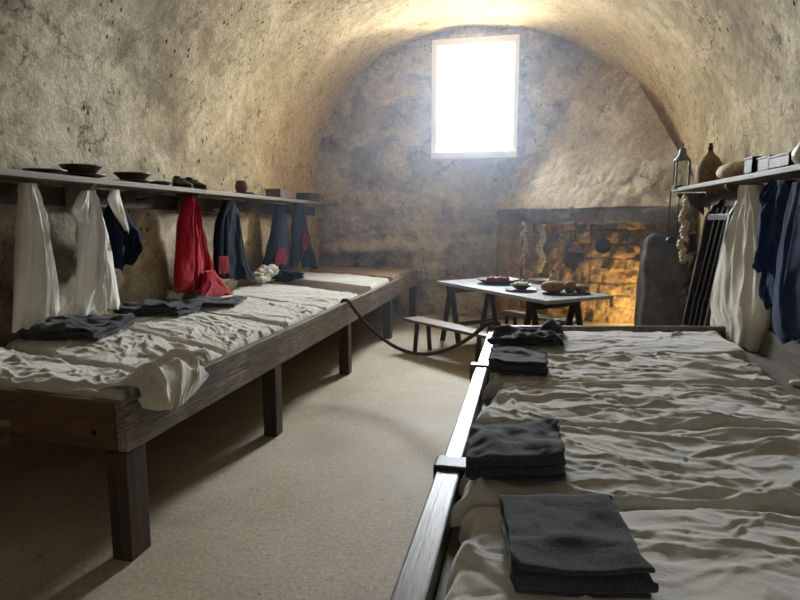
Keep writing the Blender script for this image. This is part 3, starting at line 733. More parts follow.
# clutter on the platform below the coats
b = MB()
for k in range(6):
    p0 = onZ(277 + 3 * k, 274 + (k % 3) - 1, .83)
    b.blob((p0[0], p0[1], .80 + .025 * (k % 2)), (.13, .10, .05), seed=k + 3, amp=.5, fr=2.5)
tag(b.done('cloth_bundle', M_navy, smooth=True, auto=False), 'crumpled dark navy cloth bundle on the mattress below the coats', 'clothing')
b = MB()
for k in range(4):
    p0 = onX(259 + 3.2 * k, 277 - k, -3.08)
    b.blob((p0[0], p0[1], .80 + .03 * k), (.09, .10, .035 + .012 * k), seed=k + 13, amp=.6, fr=2.5)
tag(b.done('crumpled_cloth', M_robe, smooth=True, auto=False), 'small crumpled cream cloth on the mattress beside the dark bundle', 'cloth')
p0 = onZ(175.5, 296, .79)
b = MB(); b.blob((p0[0], p0[1], .80), (.07, .06, .05), seed=22, amp=.6); tag(b.done('crumpled_cloth', M_white, smooth=True, auto=False), 'small white cloth scrap at the left foot of the red coat', 'cloth')

XRG = 1.50
r1 = garment('linen_robe', [(185, 750, 185, 757), (198, 743, 198, 763), (215, 737.5, 215, 767), (240, 728, 240, 770), (265, 722, 265, 771), (290, 716, 290, 770), (308, 714, 308, 769), (322, 719, 322, 767), (336, 723, 336, 762), (349, 727, 350, 756)], XRG - .04, .17, M_robe, 61, dirx=-1, folds=6, amp=.35)
tag(r1, 'long ivory linen robe hanging from the right shelf', 'robe', 'garments hanging under the right shelf')
garment('robe_tail', [(290, 717, 290, 728), (316, 712.5, 316, 728), (328, 712, 328, 727), (343, 713.5, 344, 725)], XRG - .03, .08, M_robe, 65, r1, dirx=-1, folds=2, hem=.01)
r2 = garment('blue_coat', [(180, 776, 180, 792), (195, 770, 195, 795), (215, 765, 215, 796), (240, 760, 240, 795), (262, 758, 262, 790), (271, 761, 271, 786)], XRG - .06, .15, M_blue, 71, dirx=-1, folds=3, amp=.4)
tag(r2, 'dark blue wool coat with hanging sleeves beside the ivory robe', 'coat', 'garments hanging under the right shelf')
garment('sleeve', [(262, 770, 262, 788), (275, 767, 275, 788), (292, 764, 292, 786), (306, 766, 306, 782)], XRG - .03, .11, M_blue, 73, r2, dirx=-1, folds=2)
r3 = garment('blue_coat', [(182, 797, 182, 822), (215, 791, 215, 836), (250, 784, 250, 845), (285, 778, 285, 850), (315, 774.5, 315, 848), (334, 778, 338, 838), (341, 790, 346, 815)], XRG - .17, .15, M_blue, 79, dirx=-1, folds=4, amp=.25)
tag(r3, 'blue wool coat at the right edge with a pale piped edge', 'coat', 'garments hanging under the right shelf')
pts = [onX(x, y, XRG - .262) for x, y in [(799, 205), (793, 235), (788, 262), (783.5, 290), (781, 315), (782, 332)]]
b = MB(); b.tube(pts, .004, 6); b.done('piping', plain('pale_piping', (90, 104, 128), .7), r3)['label'] = 'pale piping along the coat edge'

# ------------------------------------------------------------------ shelves
shL = empty('wall_shelf', (-3.2, 5.8, 1.78), 'long wooden wall shelf above the hanging clothes on the left wall', 'shelf')
zA, zB = 1.80, 1.765      # it sags towards the far end
def zshelf(y): return zA + (zB - zA) * (y - 2.9) / 5.9
b = MB(); b.beam((-3.155, 1.2, zshelf(1.2) - .02), (-3.155, 9.12, zshelf(9.12) - .02), .31, .04, bev=.004); b.done('shelf_board', M_shelf, shL)
b = MB(); b.beam((-3.275, 1.2, zshelf(1.2) - .13), (-3.275, 8.85, zshelf(8.85) - .13), .03, .13, bev=.004); b.done('peg_board', M_leg, shL)
def bracket(x0, x1, y, z0, t=.03, dz=.24):
    """ogee bracket from wall x0 to front x1, plane facing -y"""
    pr = [(0, 0), (1, 0), (1, -.08), (.94, -.16), (.84, -.24), (.70, -.27), (.58, -.33), (.50, -.46), (.40, -.60), (.24, -.72), (.10, -.86), (0, -1)]
    return [(x0 + (x1 - x0) * a, y, z0 + dz * c) for a, c in pr], (0, t, 0)
for y in (2.2, 3.72, 5.12, 6.55, 7.9):
    b = MB(); pts, off = bracket(-3.27, -3.02, y - .015, zshelf(y) - .031, dz=.20); b.prism(pts, off); b.done('bracket', M_shelf, shL)
for y, zz_ in [(3.30, 0), (3.72 + .08, 0), (4.05, 0), (5.0, 0), (6.0, 0), (7.0, 0), (7.65, 0), (4.5, 0)]:
    b = MB(); z = zshelf(y) - .12; b.tube([(-3.26, y, z), (-3.16, y, z + .01), (-3.13, y, z + .03)], .01, 8); b.done('peg', M_leg, shL)
shR = empty('wall_shelf', (1.58, 4.5, 1.8), 'wooden wall shelf with an ogee bracket on the right wall', 'shelf')
b = MB(); b.beam((1.58, 1.6, 1.775), (1.58, 6.6, 1.80), .30, .035, bev=.004); b.done('shelf_board', M_shelf, shR)
for y in (2.3, 4.95, 6.45):
    b = MB(); pts, off = bracket(1.71, 1.45, y - .015, 1.765, dz=.22); b.prism(pts, off); b.done('bracket', M_leg, shR)
b = MB(); b.beam((1.695, 1.6, 1.66), (1.695, 6.5, 1.68), .03, .12, bev=.004); b.done('peg_board', M_leg, shR)
for y in (3.4, 4.0, 4.65):
    b = MB(); b.tube([(1.68, y, 1.66), (1.56, y, 1.68), (1.53, y, 1.70)], .01, 8); b.done('peg', M_leg, shR)

# things on the left shelf
def sx(px, X=-3.17): return onX(px, 180, X)[1]
def dish(name, y, r, h, mat, label, z, X=-3.13, tilt=0.0, group=None, cat='dish'):
    o = empty(name, (X, y, z), label, cat, group)
    b = MB(); b.lathe([(.0005, .004), (r * .45, .004), (r * .5, 0), (r * .62, .004), (r, h), (r * .99, h + .006), (r * .93, h + .003), (r * .55, .012), (.001, .010)], (0, 0, 0), 36)
    me_o = b.done(name + '_body', mat, None, smooth=True)
    return o, me_o
def place_dish(name, y, r, h, mat, label, z, X=-3.13, tilt=0, group=None, cat='dish'):
    b = MB(); b.lathe([(.0005, .004), (r * .45, .004), (r * .5, 0), (r * .62, .004), (r, h), (r * .99, h + .006), (r * .93, h + .003), (r * .55, .012), (.001, .010)], (0, 0, 0), 36)
    o = b.done(name, mat, None, smooth=True); o.location = (X, y, z); o.rotation_euler = (tilt, 0, 0); tag(o, label, cat, group); return o
PG = 'wooden dishes on the left shelf'
y1, y2, y3 = sx(50, -3.1), sx(87, -3.1), sx(136, -3.1)
place_dish('wooden_plate', y1, .13, .025, M_bowl, 'shallow dark dish alone at the near end of the left shelf', zshelf(y1) + .001, group=PG)
place_dish('wooden_plate', y2, .155, .022, M_bowl, 'lower dark plate of the nearer stacked pair on the left shelf', zshelf(y2) + .001, group=PG)
place_dish('wooden_bowl', y2 - .015, .14, .06, M_bowl, 'brown wooden bowl on top of the nearer plate on the left shelf', zshelf(y2) + .026, group=PG, cat='bowl')
place_dish('wooden_plate', y3, .155, .018, M_bowl, 'lower dark plate of the farther stacked pair on the left shelf', zshelf(y3) + .001, group=PG)
place_dish('wooden_bowl', y3, .14, .055, M_bowl, 'brown wooden bowl on top of the farther plate on the left shelf', zshelf(y3) + .022, group=PG, cat='bowl')
y = sx(165, -3.15); place_dish('wooden_bowl', y, .10, .04, M_bowl, 'small upturned looking bowl beside the black shoes', zshelf(y) + .001, X=-3.2, group=PG, cat='bowl')
def shoe(yc, X, z, rot, label):
    root = empty('leather_shoe', (X, yc, z), label, 'shoe', 'black shoes on the left shelf'); root.rotation_euler = (0, 0, rot); root.scale = (1.15, 1.15, 1.15)
    n, k = 26, 18; s = np.linspace(0, 1, n)[:, None]; a = np.linspace(0, 2 * PI, k, endpoint=False)[None, :]
    wid = smooth_interp([0, .15, .4, .7, .9, 1], [.02, .034, .030, .042, .034, .006], s[:, 0])[:, None]
    hgt = smooth_interp([0, .08, .3, .45, .7, 1], [.05, .085, .08, .065, .045, .014], s[:, 0])[:, None]
    Xs = wid * np.cos(a); Zs = .014 + hgt * .5 + hgt * .5 * np.sin(a); Ys = -.13 + .26 * s + 0 * a
    me = grid_mesh('shoe_upper', np.stack([Ys + 0 * Xs, Xs, Zs], -1).transpose(1, 0, 2), closed_u=True)
    o = bpy.data.objects.new('shoe_upper', me); COL.objects.link(o); me.materials.append(M_leather); o.parent = root
    for p_ in me.polygons: p_.use_smooth = True
    b = MB(); pts = [(-.13 + .26 * t_, float(smooth_interp([0, .15, .4, .7, .9, 1], [.02, .036, .032, .044, .036, .008], t_)[0]), 0.0005) for t_ in np.linspace(0, 1, 16)]
    b.prism(pts + [(p_[0], -p_[1], .0005) for p_ in pts[::-1]], (0, 0, .014)); o = b.done('sole', M_cork); o.parent = root
    b = MB(); b.lathe([(.012, 0), (.030, 0), (.034, .022), (.028, .024), (.014, .004)], (-.075, 0, .078), 18, sx=1.1, sy=.8); o = b.done('shoe_opening', M_leather, smooth=True); o.parent = root
    b = MB(); b.box((.0, -.016, .072), (.03, .016, .082), bev=.002); o = b.done('buckle', M_plate); o.parent = root
    return root
ys = sx(186, -3.1); shoe(ys, -3.14, zshelf(ys) + .001, -.5, 'black leather shoe nearer the plates, left of the pair')
ys = sx(197, -3.1); shoe(ys, -3.12, zshelf(ys) + .001, -.35, 'black leather shoe on the right of the pair on the left shelf')
y = sx(242, -3.12)
jar = empty('clay_candle_pot', (-3.13, y, zshelf(y) + .001), 'small reddish clay pot with a handle standing on a dark base', 'pot')
b = MB(); b.lathe([(.001, .03), (.055, .03), (.07, .07), (.065, .12), (.05, .14), (.055, .15), (.04, .145), (.001, .05)], (-3.13, y, zshelf(y)), 24); b.done('pot_body', M_pot, jar, smooth=True)
b = MB(); b.lathe([(.001, 0), (.11, 0), (.12, .018), (.11, .025), (.001, .028)], (-3.12, y + .03, zshelf(y) + .001), 24); b.done('base_plate', M_boxd, jar, smooth=True)
b = MB(); b.tube([(-3.08, y - .03, zshelf(y) + .12), (-3.04, y - .05, zshelf(y) + .11), (-3.04, y - .05, zshelf(y) + .07), (-3.075, y - .03, zshelf(y) + .05)], .008, 8); b.done('handle', M_pot, jar, smooth=True)
def crate(name, x0, x1, y, z, h, w, mat, label, tilt=0.0, Xc=-3.15, group=None):
    L_ = x1 - x0
    root = empty(name, (Xc, (x0 + x1) / 2, z), label, 'box', group); root.rotation_euler = (tilt, 0, 0)
    b = MB(); b.box((-w / 2, -L_ / 2, 0), (w / 2, L_ / 2, .012)); 
    b.box((-w / 2, -L_ / 2, .0), (-w / 2 + .012, L_ / 2, h)); b.box((w / 2 - .012, -L_ / 2, .0), (w / 2, L_ / 2, h))
    b.box((-w / 2, -L_ / 2, .0), (w / 2, -L_ / 2 + .012, h)); b.box((-w / 2, L_ / 2 - .012, 0), (w / 2, L_ / 2, h)); o = b.done('box_body', mat); o.parent = root
    b = MB(); b.box((-w / 2 - .006, -L_ / 2 - .006, h + .001), (w / 2 + .006, L_ / 2 + .006, h + .014), bev=.003); o = b.done('lid', mat); o.parent = root
    return root
crate('wooden_box', sx(271), sx(284), 0, zshelf(7) + .001, .10, .2, M_boxb, 'brown wooden box on the left shelf, lighter of the two boxes')
crate('wooden_box', sx(301), sx(312), 0, zshelf(8) + .001, .10, .2, M_boxd, 'dark wooden box at the back end of the left shelf')

# things on the right shelf
def ry(px, X=1.55): return onX(px, 180, X)[1]
zr = lambda y: 1.7925 + .025 * (y - 1.6) / 5 
y = 6.42; z = zr(y) + .001
lan = empty('lantern', (1.475, y, z), 'tall glass and metal lantern at the far end of the right shelf', 'lantern')
b = MB(); b.box((1.405, y - .07, z), (1.545, y + .07, z + .02), bev=.003); b.done('lantern_base', M_iron, lan)
for dx in (-.058, .058):
    for dy in (-.058, .058):
        b = MB(); b.box((1.475 + dx - .006, y + dy - .006, z + .02), (1.475 + dx + .006, y + dy + .006, z + .26)); b.done('corner_post', M_iron, lan)
b = MB(); b.box((1.425, y - .05, z + .02), (1.525, y + .05, z + .255)); b.done('glass_pane', M_glass, lan)
b = MB(); b.lathe([(.08, 0), (.078, .012), (.04, .06), (.035, .09), (.03, .12), (.015, .13), (.001, .135)], (1.475, y, z + .26), 4 * 5); b.done('lantern_cap', M_plate, lan, smooth=True)
b = MB(); b.tube([(1.475, y + .025 * math.cos(a), z + .41 + .025 * math.sin(a)) for a in np.linspace(0, 2 * PI, 14)], .004, 6); b.done('carrying_ring', M_iron, lan)
b = MB(); b.lathe([(.001, 0), (.02, 0), (.02, .1), (.001, .1)], (1.475, y, z + .022), 14); b.done('candle', M_jug, lan)
y = ry(706); z = zr(y) + .001
dem = empty('wicker_demijohn', (1.57, y, z), 'stoppered wicker covered bottle between the lantern and the pale loaf', 'bottle')
b = MB(); b.lathe([(.001, 0), (.085, 0), (.10, .03), (.108, .12), (.10, .18), (.07, .235), (.035, .265), (.026, .29)], (1.57, y, z), 30)
co = [v for v in b.bm.verts]
for v in co:
    a = math.atan2(v.co.y - y, v.co.x - 1.57); r_ = 1 + .035 * math.sin(a * 9 + v.co.z * 150); v.co.x = 1.57 + (v.co.x - 1.57) * r_; v.co.y = y + (v.co.y - y) * r_
b.done('wicker_cover', M_wicker, dem, smooth=True, auto=False)
b = MB(); b.lathe([(.024, 0), (.02, .02), (.024, .045), (.014, .05)], (1.57, y, z + .285), 18); b.done('bottle_neck', M_boxd, dem, smooth=True)
b = MB(); b.lathe([(.013, 0), (.018, .03), (.001, .034)], (1.57, y, z + .33), 14); b.done('stopper', M_cork, dem, smooth=True)
y = ry(732) - .02; b = MB(); b.blob((1.54, y - .03, zr(y) + .067), (.11, .20, .068), seed=4, amp=.12, fr=1.5); tag(b.done('bread_loaf', M_loafp, smooth=True, auto=False), 'pale floury round loaf on the right shelf beside the wicker bottle', 'bread')
def boxr(a, c, h, w, mat, label, X=1.56):
    y0, y1 = ry(c + 15), ry(a + 14)
    r = crate('wooden_box', y0, y1, 0, zr(y0) + .002, h, w, mat, label, Xc=X); return r
boxr(743, 751, .10, .2, M_boxd, 'dark upright box on the right shelf beside the pale loaf')
boxr(753, 765, .085, .16, M_boxb, 'low tan box on the right shelf right of the dark box')
boxr(769, 790, .07, .2, M_boxb, 'long reddish brown box on the right shelf beside the cream jug')
y = ry(812); z = zr(y) + .001
jug = empty('cream_jug', (1.53, y, z), 'cream glazed jug cut by the right edge on the right shelf', 'jug')
b = MB(); b.lathe([(.001, 0), (.06, 0), (.085, .035), (.09, .07), (.06, .12), (.045, .15), (.055, .17), (.045, .165), (.035, .14), (.001, .05)], (1.53, y, z), 28); b.done('jug_body', M_jug, jug, smooth=True)
b = MB(); b.tube([(1.53, y + .05, z + .15), (1.53, y + .10, z + .14), (1.53, y + .115, z + .10), (1.53, y + .085, z + .06)], .009, 8); b.done('handle', M_jug, jug, smooth=True)

# hanging iron hook below the right shelf's end
hk = empty('hanging_iron_hook', (1.43, 6.62, 1.75), 'thin dark iron rod with a weight hanging off the far end of the right shelf', 'hook')
b = MB(); b.tube([(1.43, 6.62, 1.80), (1.43, 6.62, 1.31)], .008, 8); b.done('rod', M_iron, hk)
b = MB(); b.tube([(1.50, 6.56, 1.76), (1.50, 6.56, 1.36)], .005, 8); b.done('rod', M_iron, hk)
b = MB(); b.blob((1.465, 6.60, 1.29), (.06, .045, .045), seed=3, amp=.2); b.done('weight', M_iron, hk, smooth=True)
def string_of(name, top, L_, n, r, matb, label, seed, cat, group=None, part='bulb'):
    root = empty(name, top, label, cat, group)
    rnd_ = random.Random(seed); b = MB(); b.tube([(top[0], top[1], top[2]), (top[0] + .004, top[1], top[2] - L_)], .004, 6); b.done('string', M_twine, root)
    for k in range(n):
        a = rnd_.random() * 6.28; z_ = top[2] - .06 - (L_ - .06) * k / (n - 1)
        c = (top[0] + r * .55 * math.cos(a + k * 2.4), top[1] + r * .55 * math.sin(a + k * 2.4), z_)
        q = MB(); rr = r * (.85 + .3 * rnd_.random())
        q.lathe([(.001, -rr * .85), (rr * .5, -rr * .8), (rr * .95, -rr * .25), (rr, .1 * rr), (rr * .7, rr * .65), (rr * .22, rr * 1.1), (rr * .1, rr * 1.7)], c, 12, axis=Matrix.Rotation(.5 * math.sin(k * 1.7), 4, 'X'))
        q.done(part, matb, root, smooth=True)
    return root
string_of('garlic_string', (1.42, 5.98, 1.76), .64, 18, .034, M_garlic, 'string of garlic hanging from the far end of the right shelf', 4, 'garlic')

# musket rack leaning on the right wall
rk = empty('weapon_rack', (1.6, 5.2, 0), 'black wooden upright rack with scalloped side boards against the right wall', 'rack')
def side_board(y, tall):
    zt = tall
    pts = [(1.34, y, .02), (1.70, y, .02), (1.70, y, zt), (1.655, y, zt - .01), (1.63, y, zt - .05), (1.60, y, zt - .06), (1.585, y, zt - .10), (1.565, y, zt - .13), (1.55, y, zt - .16)]
    b = MB(); b.prism(pts, (0, .045, 0)); return b.done('side_board', M_black, rk)
side_board(5.12, 1.71); side_board(5.75, 1.69)
b = MB(); b.box((1.555, 5.17, 1.50), (1.60, 5.745, 1.55), bev=.003); b.done('top_rail', M_railR, rk)
b = MB(); b.box((1.38, 5.17, .50), (1.46, 5.745, .55), bev=.003); b.done('lower_rail', M_railR, rk)
for y in (5.30, 5.44, 5.58):
    b = MB(); b.tube([(1.43, y, .56), (1.575 + .0, y, 1.48), (1.60, y, 1.6)], [.02, .014, .011], 10); b.tube([(1.45, y - .01, .57), (1.47, y - .01, .85)], [.035, .022], 8); b.done('upright_bar', M_iron, rk)

# ------------------------------------------------------------------ table and benches
tb = empty('trestle_table', (-.15, 6.7, 0), 'dark trestle table laid with food in front of the hearth', 'table')
TZ = .75
c0, c1, c2, c3 = [np.array(v) for v in ((-1.09, 7.22), (.19, 5.63), (.86, 6.19), (-.5, 7.78))]
b = MB(); b.prism([(*p_, TZ - .035) for p_ in (c0, c1, c2, c3)], (0, 0, .035)); b.done('tabletop', M_table, tb)
ldir = (c1 - c0) / np.linalg.norm(c1 - c0); wdir = (c3 - c0) / np.linalg.norm(c3 - c0); W_ = np.linalg.norm(c3 - c0); LL = np.linalg.norm(c1 - c0)
for s in (.2, 1.72):
    o_ = c0 + ldir * s
    p_, q_ = o_ + wdir * .05, o_ + wdir * (W_ - .05)
    b = MB(); b.beam((*p_, TZ - .085), (*q_, TZ - .085), .07, .1); tr = b.done('trestle_beam', M_black, tb)
    for w_ in (.1, W_ - .1):
        for sg in (-1, 1):
            a_ = o_ + wdir * w_ + ldir * .02 * sg; d_ = o_ + wdir * w_ + ldir * .19 * sg
            b = MB(); b.beam((*a_, TZ - .1), (*d_, 0.002), .10, .06, up=(1, 0, 0)); b.done('leg', M_black, tr)
    b = MB(); b.beam((*(o_ + wdir * .1 + ldir * .1), .24), (*(o_ + wdir * (W_ - .1) + ldir * .1), .24), .03, .05); b.done('stretcher', M_black, tr)
def bench(a, c, w, z, mat, label, legs, ang=0):
    a, c = np.array(a), np.array(c); d = (c - a) / np.linalg.norm(c - a); n = np.array([-d[1], d[0]])
    root = empty('plank_bench', ((a[0] + c[0]) / 2, (a[1] + c[1]) / 2, 0), label, 'bench', 'plank benches at the trestle table')
    b = MB(); b.prism([(*a, z - .03), (*c, z - .03), (*(c + n * w), z - .03), (*(a + n * w), z - .03)], (0, 0, .03)); b.done('bench_seat', mat, root)
    Ln = np.linalg.norm(c - a)
    for s in legs:
        for k, o_ in ((.04, -.03), (w - .04, .03)):
            p_ = a + d * s * Ln + n * k; q_ = p_ + n * o_
            b = MB(); b.beam((*p_, z - .03), (*q_, .002), .055, .045, up=(1, 0, 0)); b.done('leg', M_black, root)
    return root
A_ = onZ(403, 318, .37); B_ = onZ(492, 337.5, .37)
bench(A_[:2], B_[:2], .24, .37, M_bench, 'low plank bench in the aisle on the near side of the table', (.15, .85))
A_ = onZ(497, 312, .40); B_ = onZ(572, 322, .40)
bench(A_[:2] + np.array([.0, .0]), B_[:2], .24, .40, M_pale, 'pale plank bench behind the table beside the hearth', (.12, .88))

# food on the table
def tpos(px, py, z=TZ): return onZ(px, py, z)
def platter(name, px, py, r, h, mat, label, cat='plate', group='dishes on the table'):
    p_ = tpos(px, py); b = MB()
    b.lathe([(.0005, .004), (r * .5, .004), (r * .55, 0), (r * .65, .004), (r, h), (r * .99, h + .006), (r * .93, h + .003), (r * .6, .012), (.001, .010)], (0, 0, 0), 36)
    o = b.done(name, mat, smooth=True); o.location = (p_[0], p_[1], TZ + .0015); tag(o, label, cat, group); return p_
p_ = platter('oval_platter', 498, 283.5, .25, .05, M_bowl, 'large dark round platter of red apples at the left of the table', 'platter')
rn = random.Random(3)
k = 0
for rr, n_ in ((.0, 1), (.10, 6)):
    for j in range(n_):
        a = j / max(1, n_) * 6.28 + .3; c = (p_[0] + rr * math.cos(a), p_[1] + rr * math.sin(a), TZ + .048)
        root = empty('red_apple', c, 'dark red apple on the large round platter', 'apple', 'apples on the large platter')
        b = MB(); b.lathe([(.001, -.03), (.018, -.034), (.034, -.02), (.040, .0), (.034, .022), (.018, .032), (.001, .024)], c, 16); b.done('apple_flesh', M_fruit, root, smooth=True)
        b = MB(); b.tube([(c[0], c[1], c[2] + .024), (c[0] + .004, c[1], c[2] + .042)], .0025, 5); b.done('stem', M_cork, root)
p_ = platter('pewter_plate', 521, 291, .17, .012, M_plate, 'flat pewter plate under the small dark bowl on the table')
b = MB(); r = .115; b.lathe([(.0005, .004), (r * .4, 0), (r * .75, .025), (r, .055), (r * .95, .055), (r * .6, .02), (.001, .012)], (0, 0, 0), 30); o = b.done('small_bowl', M_bowl, smooth=True); o.location = (p_[0], p_[1], TZ + .019); tag(o, 'small dark bowl standing on a pewter plate near the front edge of the table', 'bowl')
b = MB()
for j in range(7): b.blob((p_[0] + .05 * math.cos(j), p_[1] + .05 * math.sin(j), TZ + .075), (.03, .03, .022), seed=j, amp=.3, sub=2)
tag(b.done('stew', M_garlic, smooth=True, auto=False), 'pale lumpy food heaped in the small bowl', 'food', kind='stuff')
p_ = platter('pewter_plate', 541, 282.5, .16, .03, M_plate, 'pewter plate behind the small bowl on the table')
p_ = tpos(524, 281)
cs = empty('candlestick', (p_[0], p_[1], TZ + .001), 'short pale candlestick between the platter and the rear plate', 'candlestick')
b = MB(); b.lathe([(.001, 0), (.05, 0), (.045, .012), (.014, .02), (.012, .07), (.022, .08), (.001, .085)], (p_[0], p_[1], TZ + .001), 18); b.done('candlestick_body', M_plate, cs, smooth=True)
b = MB(); b.tube([(p_[0], p_[1], TZ + .085), (p_[0], p_[1], TZ + .15)], .01, 10); b.done('candle', M_jug, cs)
p_ = tpos(553, 285)
gb = empty('glass_bottle', (p_[0], p_[1], TZ + .001), 'small cloudy glass bottle standing behind the loaves', 'bottle')
b = MB(); b.lathe([(.001, 0), (.05, 0), (.055, .02), (.055, .08), (.04, .11), (.022, .125), (.022, .15), (.001, .15)], (p_[0], p_[1], TZ + .001), 22); b.done('bottle_body', plain('cloudy_glass', (146, 148, 140), .25), gb, smooth=True)
b = MB(); b.lathe([(.018, 0), (.02, .02), (.001, .024)], (p_[0], p_[1], TZ + .152), 12); b.done('stopper', M_cork, gb, smooth=True)
p_ = tpos(566, 294)
b = MB(); b.lathe([(.001, 0), (.23, 0), (.235, .008), (.23, .014), (.001, .014)], (0, 0, 0), 36, sx=1.05, sy=.7); o = b.done('bread_board', M_boxd, smooth=True); o.location = (p_[0], p_[1], TZ + .0015); o.rotation_euler = (0, 0, .2); tag(o, 'dark round board under the bread loaves at the right of the table', 'board')
for dx, dy, r_, lab in ((-.13, -.02, (.12, .085, .065), 'largest brown loaf at the left of the bread board'), (.04, .03, (.065, .06, .062), 'small round loaf in the middle of the bread board'), (.15, .04, (.075, .06, .045), 'small flat loaf at the right of the bread board')):
    b = MB(); b.blob((p_[0] + dx, p_[1] + dy, TZ + .016 + r_[2] * .9), r_, seed=int(dx * 100) + 30, amp=.08, fr=2); tag(b.done('bread_loaf', M_loaf, smooth=True, auto=False), lab, 'bread', 'loaves on the bread board')
p_ = tpos(537, 290)
kn = empty('table_knife', (p_[0], p_[1], TZ + .002), 'small knife leaning off the pewter plate', 'knife')
b = MB(); b.prism([(p_[0], p_[1], TZ + .004), (p_[0] + .1, p_[1] - .02, TZ + .004), (p_[0] + .1, p_[1] - .002, TZ + .004), (p_[0], p_[1] + .004, TZ + .004)], (0, 0, .002)); b.done('blade', M_plate, kn)
b = MB(); b.tube([(p_[0] - .07, p_[1] + .014, TZ + .009), (p_[0], p_[1] + .002, TZ + .009)], .007, 8); b.done('handle', M_cork, kn)

# strings, pan and kettle hanging in the hearth
HG = 'strings of dried food hanging under the hood'
def hbar(px, ins=.36):
    best = None
    for t in np.linspace(0, 1, 400):
        c = hood_curve(np.array([t]), ins)[0]; d = np.array([c[0], c[1], EYE]) - CP; q = 400 + F * (d @ Rv) / (d @ FW)
        if best is None or abs(q - px) < best[0]: best = (abs(q - px), c)
    return best[1]
b = MB(); b.tube([(*hood_curve(np.array([t]), .36)[0], 1.535) for t in np.linspace(.03, .97, 24)], .012, 8)
tag(b.done('iron_rail', M_iron), 'dark iron rail behind the lintel from which the strings, kettle and pan hang', 'rail')
def hp(px, Y): return hbar(px)[0]
string_of('garlic_string', (*hbar(542, .2), 1.50), .70, 12, .055, M_garlic, 'brightest long string of pale bulbs hanging under the hood', 8, 'garlic', HG)
string_of('garlic_string', (*hbar(532, .10), 1.50), .90, 13, .05, M_sausage, 'long brown string of bulbs hanging left of the brightest one', 9, 'garlic', HG)
string_of('garlic_string', (*hbar(525, .06), 1.50), .57, 8, .045, M_garlic, 'shortest string of bulbs hanging beside the left hearth pier', 10, 'garlic', HG)
string_of('sausage_string', (*hbar(562), 1.53), .65, 8, .035, M_sausage, 'brown string of dried food hanging left of the dark kettle', 12, 'sausages', HG, part='sausage')
kt = empty('hanging_kettle', (hp(575, 8.0), 8.0, 1.0), 'dark iron kettle hanging on a chain in the hearth', 'kettle')
kx, ky = hbar(576)
b = MB(); b.lathe([(.001, 0), (.08, .005), (.13, .06), (.14, .13), (.11, .2), (.115, .215), (.001, .22)], (kx, ky, .85), 26); b.done('kettle_body', M_iron, kt, smooth=True)
b = MB(); b.tube([(kx + .115 * math.cos(a), ky, 1.06 + .16 * math.sin(a)) for a in np.linspace(0, PI, 12)], .007, 6); b.done('handle', M_iron, kt)
b = MB(); b.tube([(kx, ky, 1.22), (kx, ky, 1.535)], .007, 6); b.done('chain', M_iron, kt)
pn = empty('hanging_pan', (hp(604, 7.9), 7.9, 1.2), 'round dark iron pan hanging in front of the lit stones', 'pan'); px_, py_ = hbar(604)
b = MB(); b.lathe([(.001, 0), (.085, 0), (.10, .03), (.095, .03), (.08, .008), (.001, .008)], (px_, py_, 1.17), 28, axis=Matrix.Rotation(PI / 2, 4, 'X')); b.done('pan_dish', M_iron, pn, smooth=True)
b = MB(); b.tube([(px_, py_ - .01, 1.26), (px_, py_, 1.53)], .009, 8); b.done('handle', M_iron, pn)
chx, chy = hbar(592)
ch = MB()
for k in range(28):
    z_ = 1.51 - k * .035; rr = .014
    pts = [(chx + (rr * math.cos(a) if k % 2 else 0), chy + (0 if k % 2 else rr * math.cos(a)), z_ + .022 * math.sin(a)) for a in np.linspace(0, 2 * PI, 9)]
    ch.tube(pts, .004, 5)
tag(ch.done('hearth_chain', M_iron), 'thin iron chain hanging in the hearth between the kettle and the pan', 'chain')
hb = empty('herb_bunch', (hp(628, 7.5), 7.5, 1.42), 'bunch of dried drooping herbs hanging at the right of the hearth', 'herbs')
rn = random.Random(7)
b = MB()
hx, hy = hbar(626)
for k in range(16):
    a = rn.random() * 6.28; sp = .03 + .13 * rn.random(); ln = .14 + .13 * rn.random()
    b.tube([(hx, hy, 1.40), (hx + sp * .5 * math.cos(a), hy + sp * .4 * math.sin(a), 1.40 - ln * .4), (hx + sp * math.cos(a), hy + sp * .8 * math.sin(a), 1.40 - ln)], [.004, .008, .003], 6)
b.done('dried_stems', M_herb, hb)
b = MB(); b.tube([(hx, hy, 1.40), (hx, hy, 1.535)], .005, 6); b.done('string', M_twine, hb)

# ------------------------------------------------------------------ rope across the aisle
def rope_curve():
    a = Vector((LX + .012, 5.36, .725)); c = Vector((RXX - .01, 4.20, .76)); n = 60
    pts = []
    for i in range(n + 1):
        t = i / n; p = a.lerp(c, t); p.z = (1 - t) * a.z + t * c.z - .345 * 4 * t * (1 - t) * (1 + .12 * (t - .5)); pts.append(p)
    pre = [Vector((LX - .075, 5.40, .60)), Vector((LX - .075, 5.39, .70)), Vector((LX - .055, 5.385, .737)), Vector((LX - .01, 5.375, .738))]
    post = [Vector((RXX + .02, 4.235, .768)), Vector((RXX + .07, 4.24, .765)), Vector((RXX + .1, 4.235, .70))]
    return pre + pts + post
cp_ = rope_curve()
dense = []
for i in range(len(cp_) - 1):
    m_ = max(2, int((cp_[i + 1] - cp_[i]).length / .006))
    for j in range(m_): dense.append(cp_[i].lerp(cp_[i + 1], j / m_))
rb = MB(); ln = 0
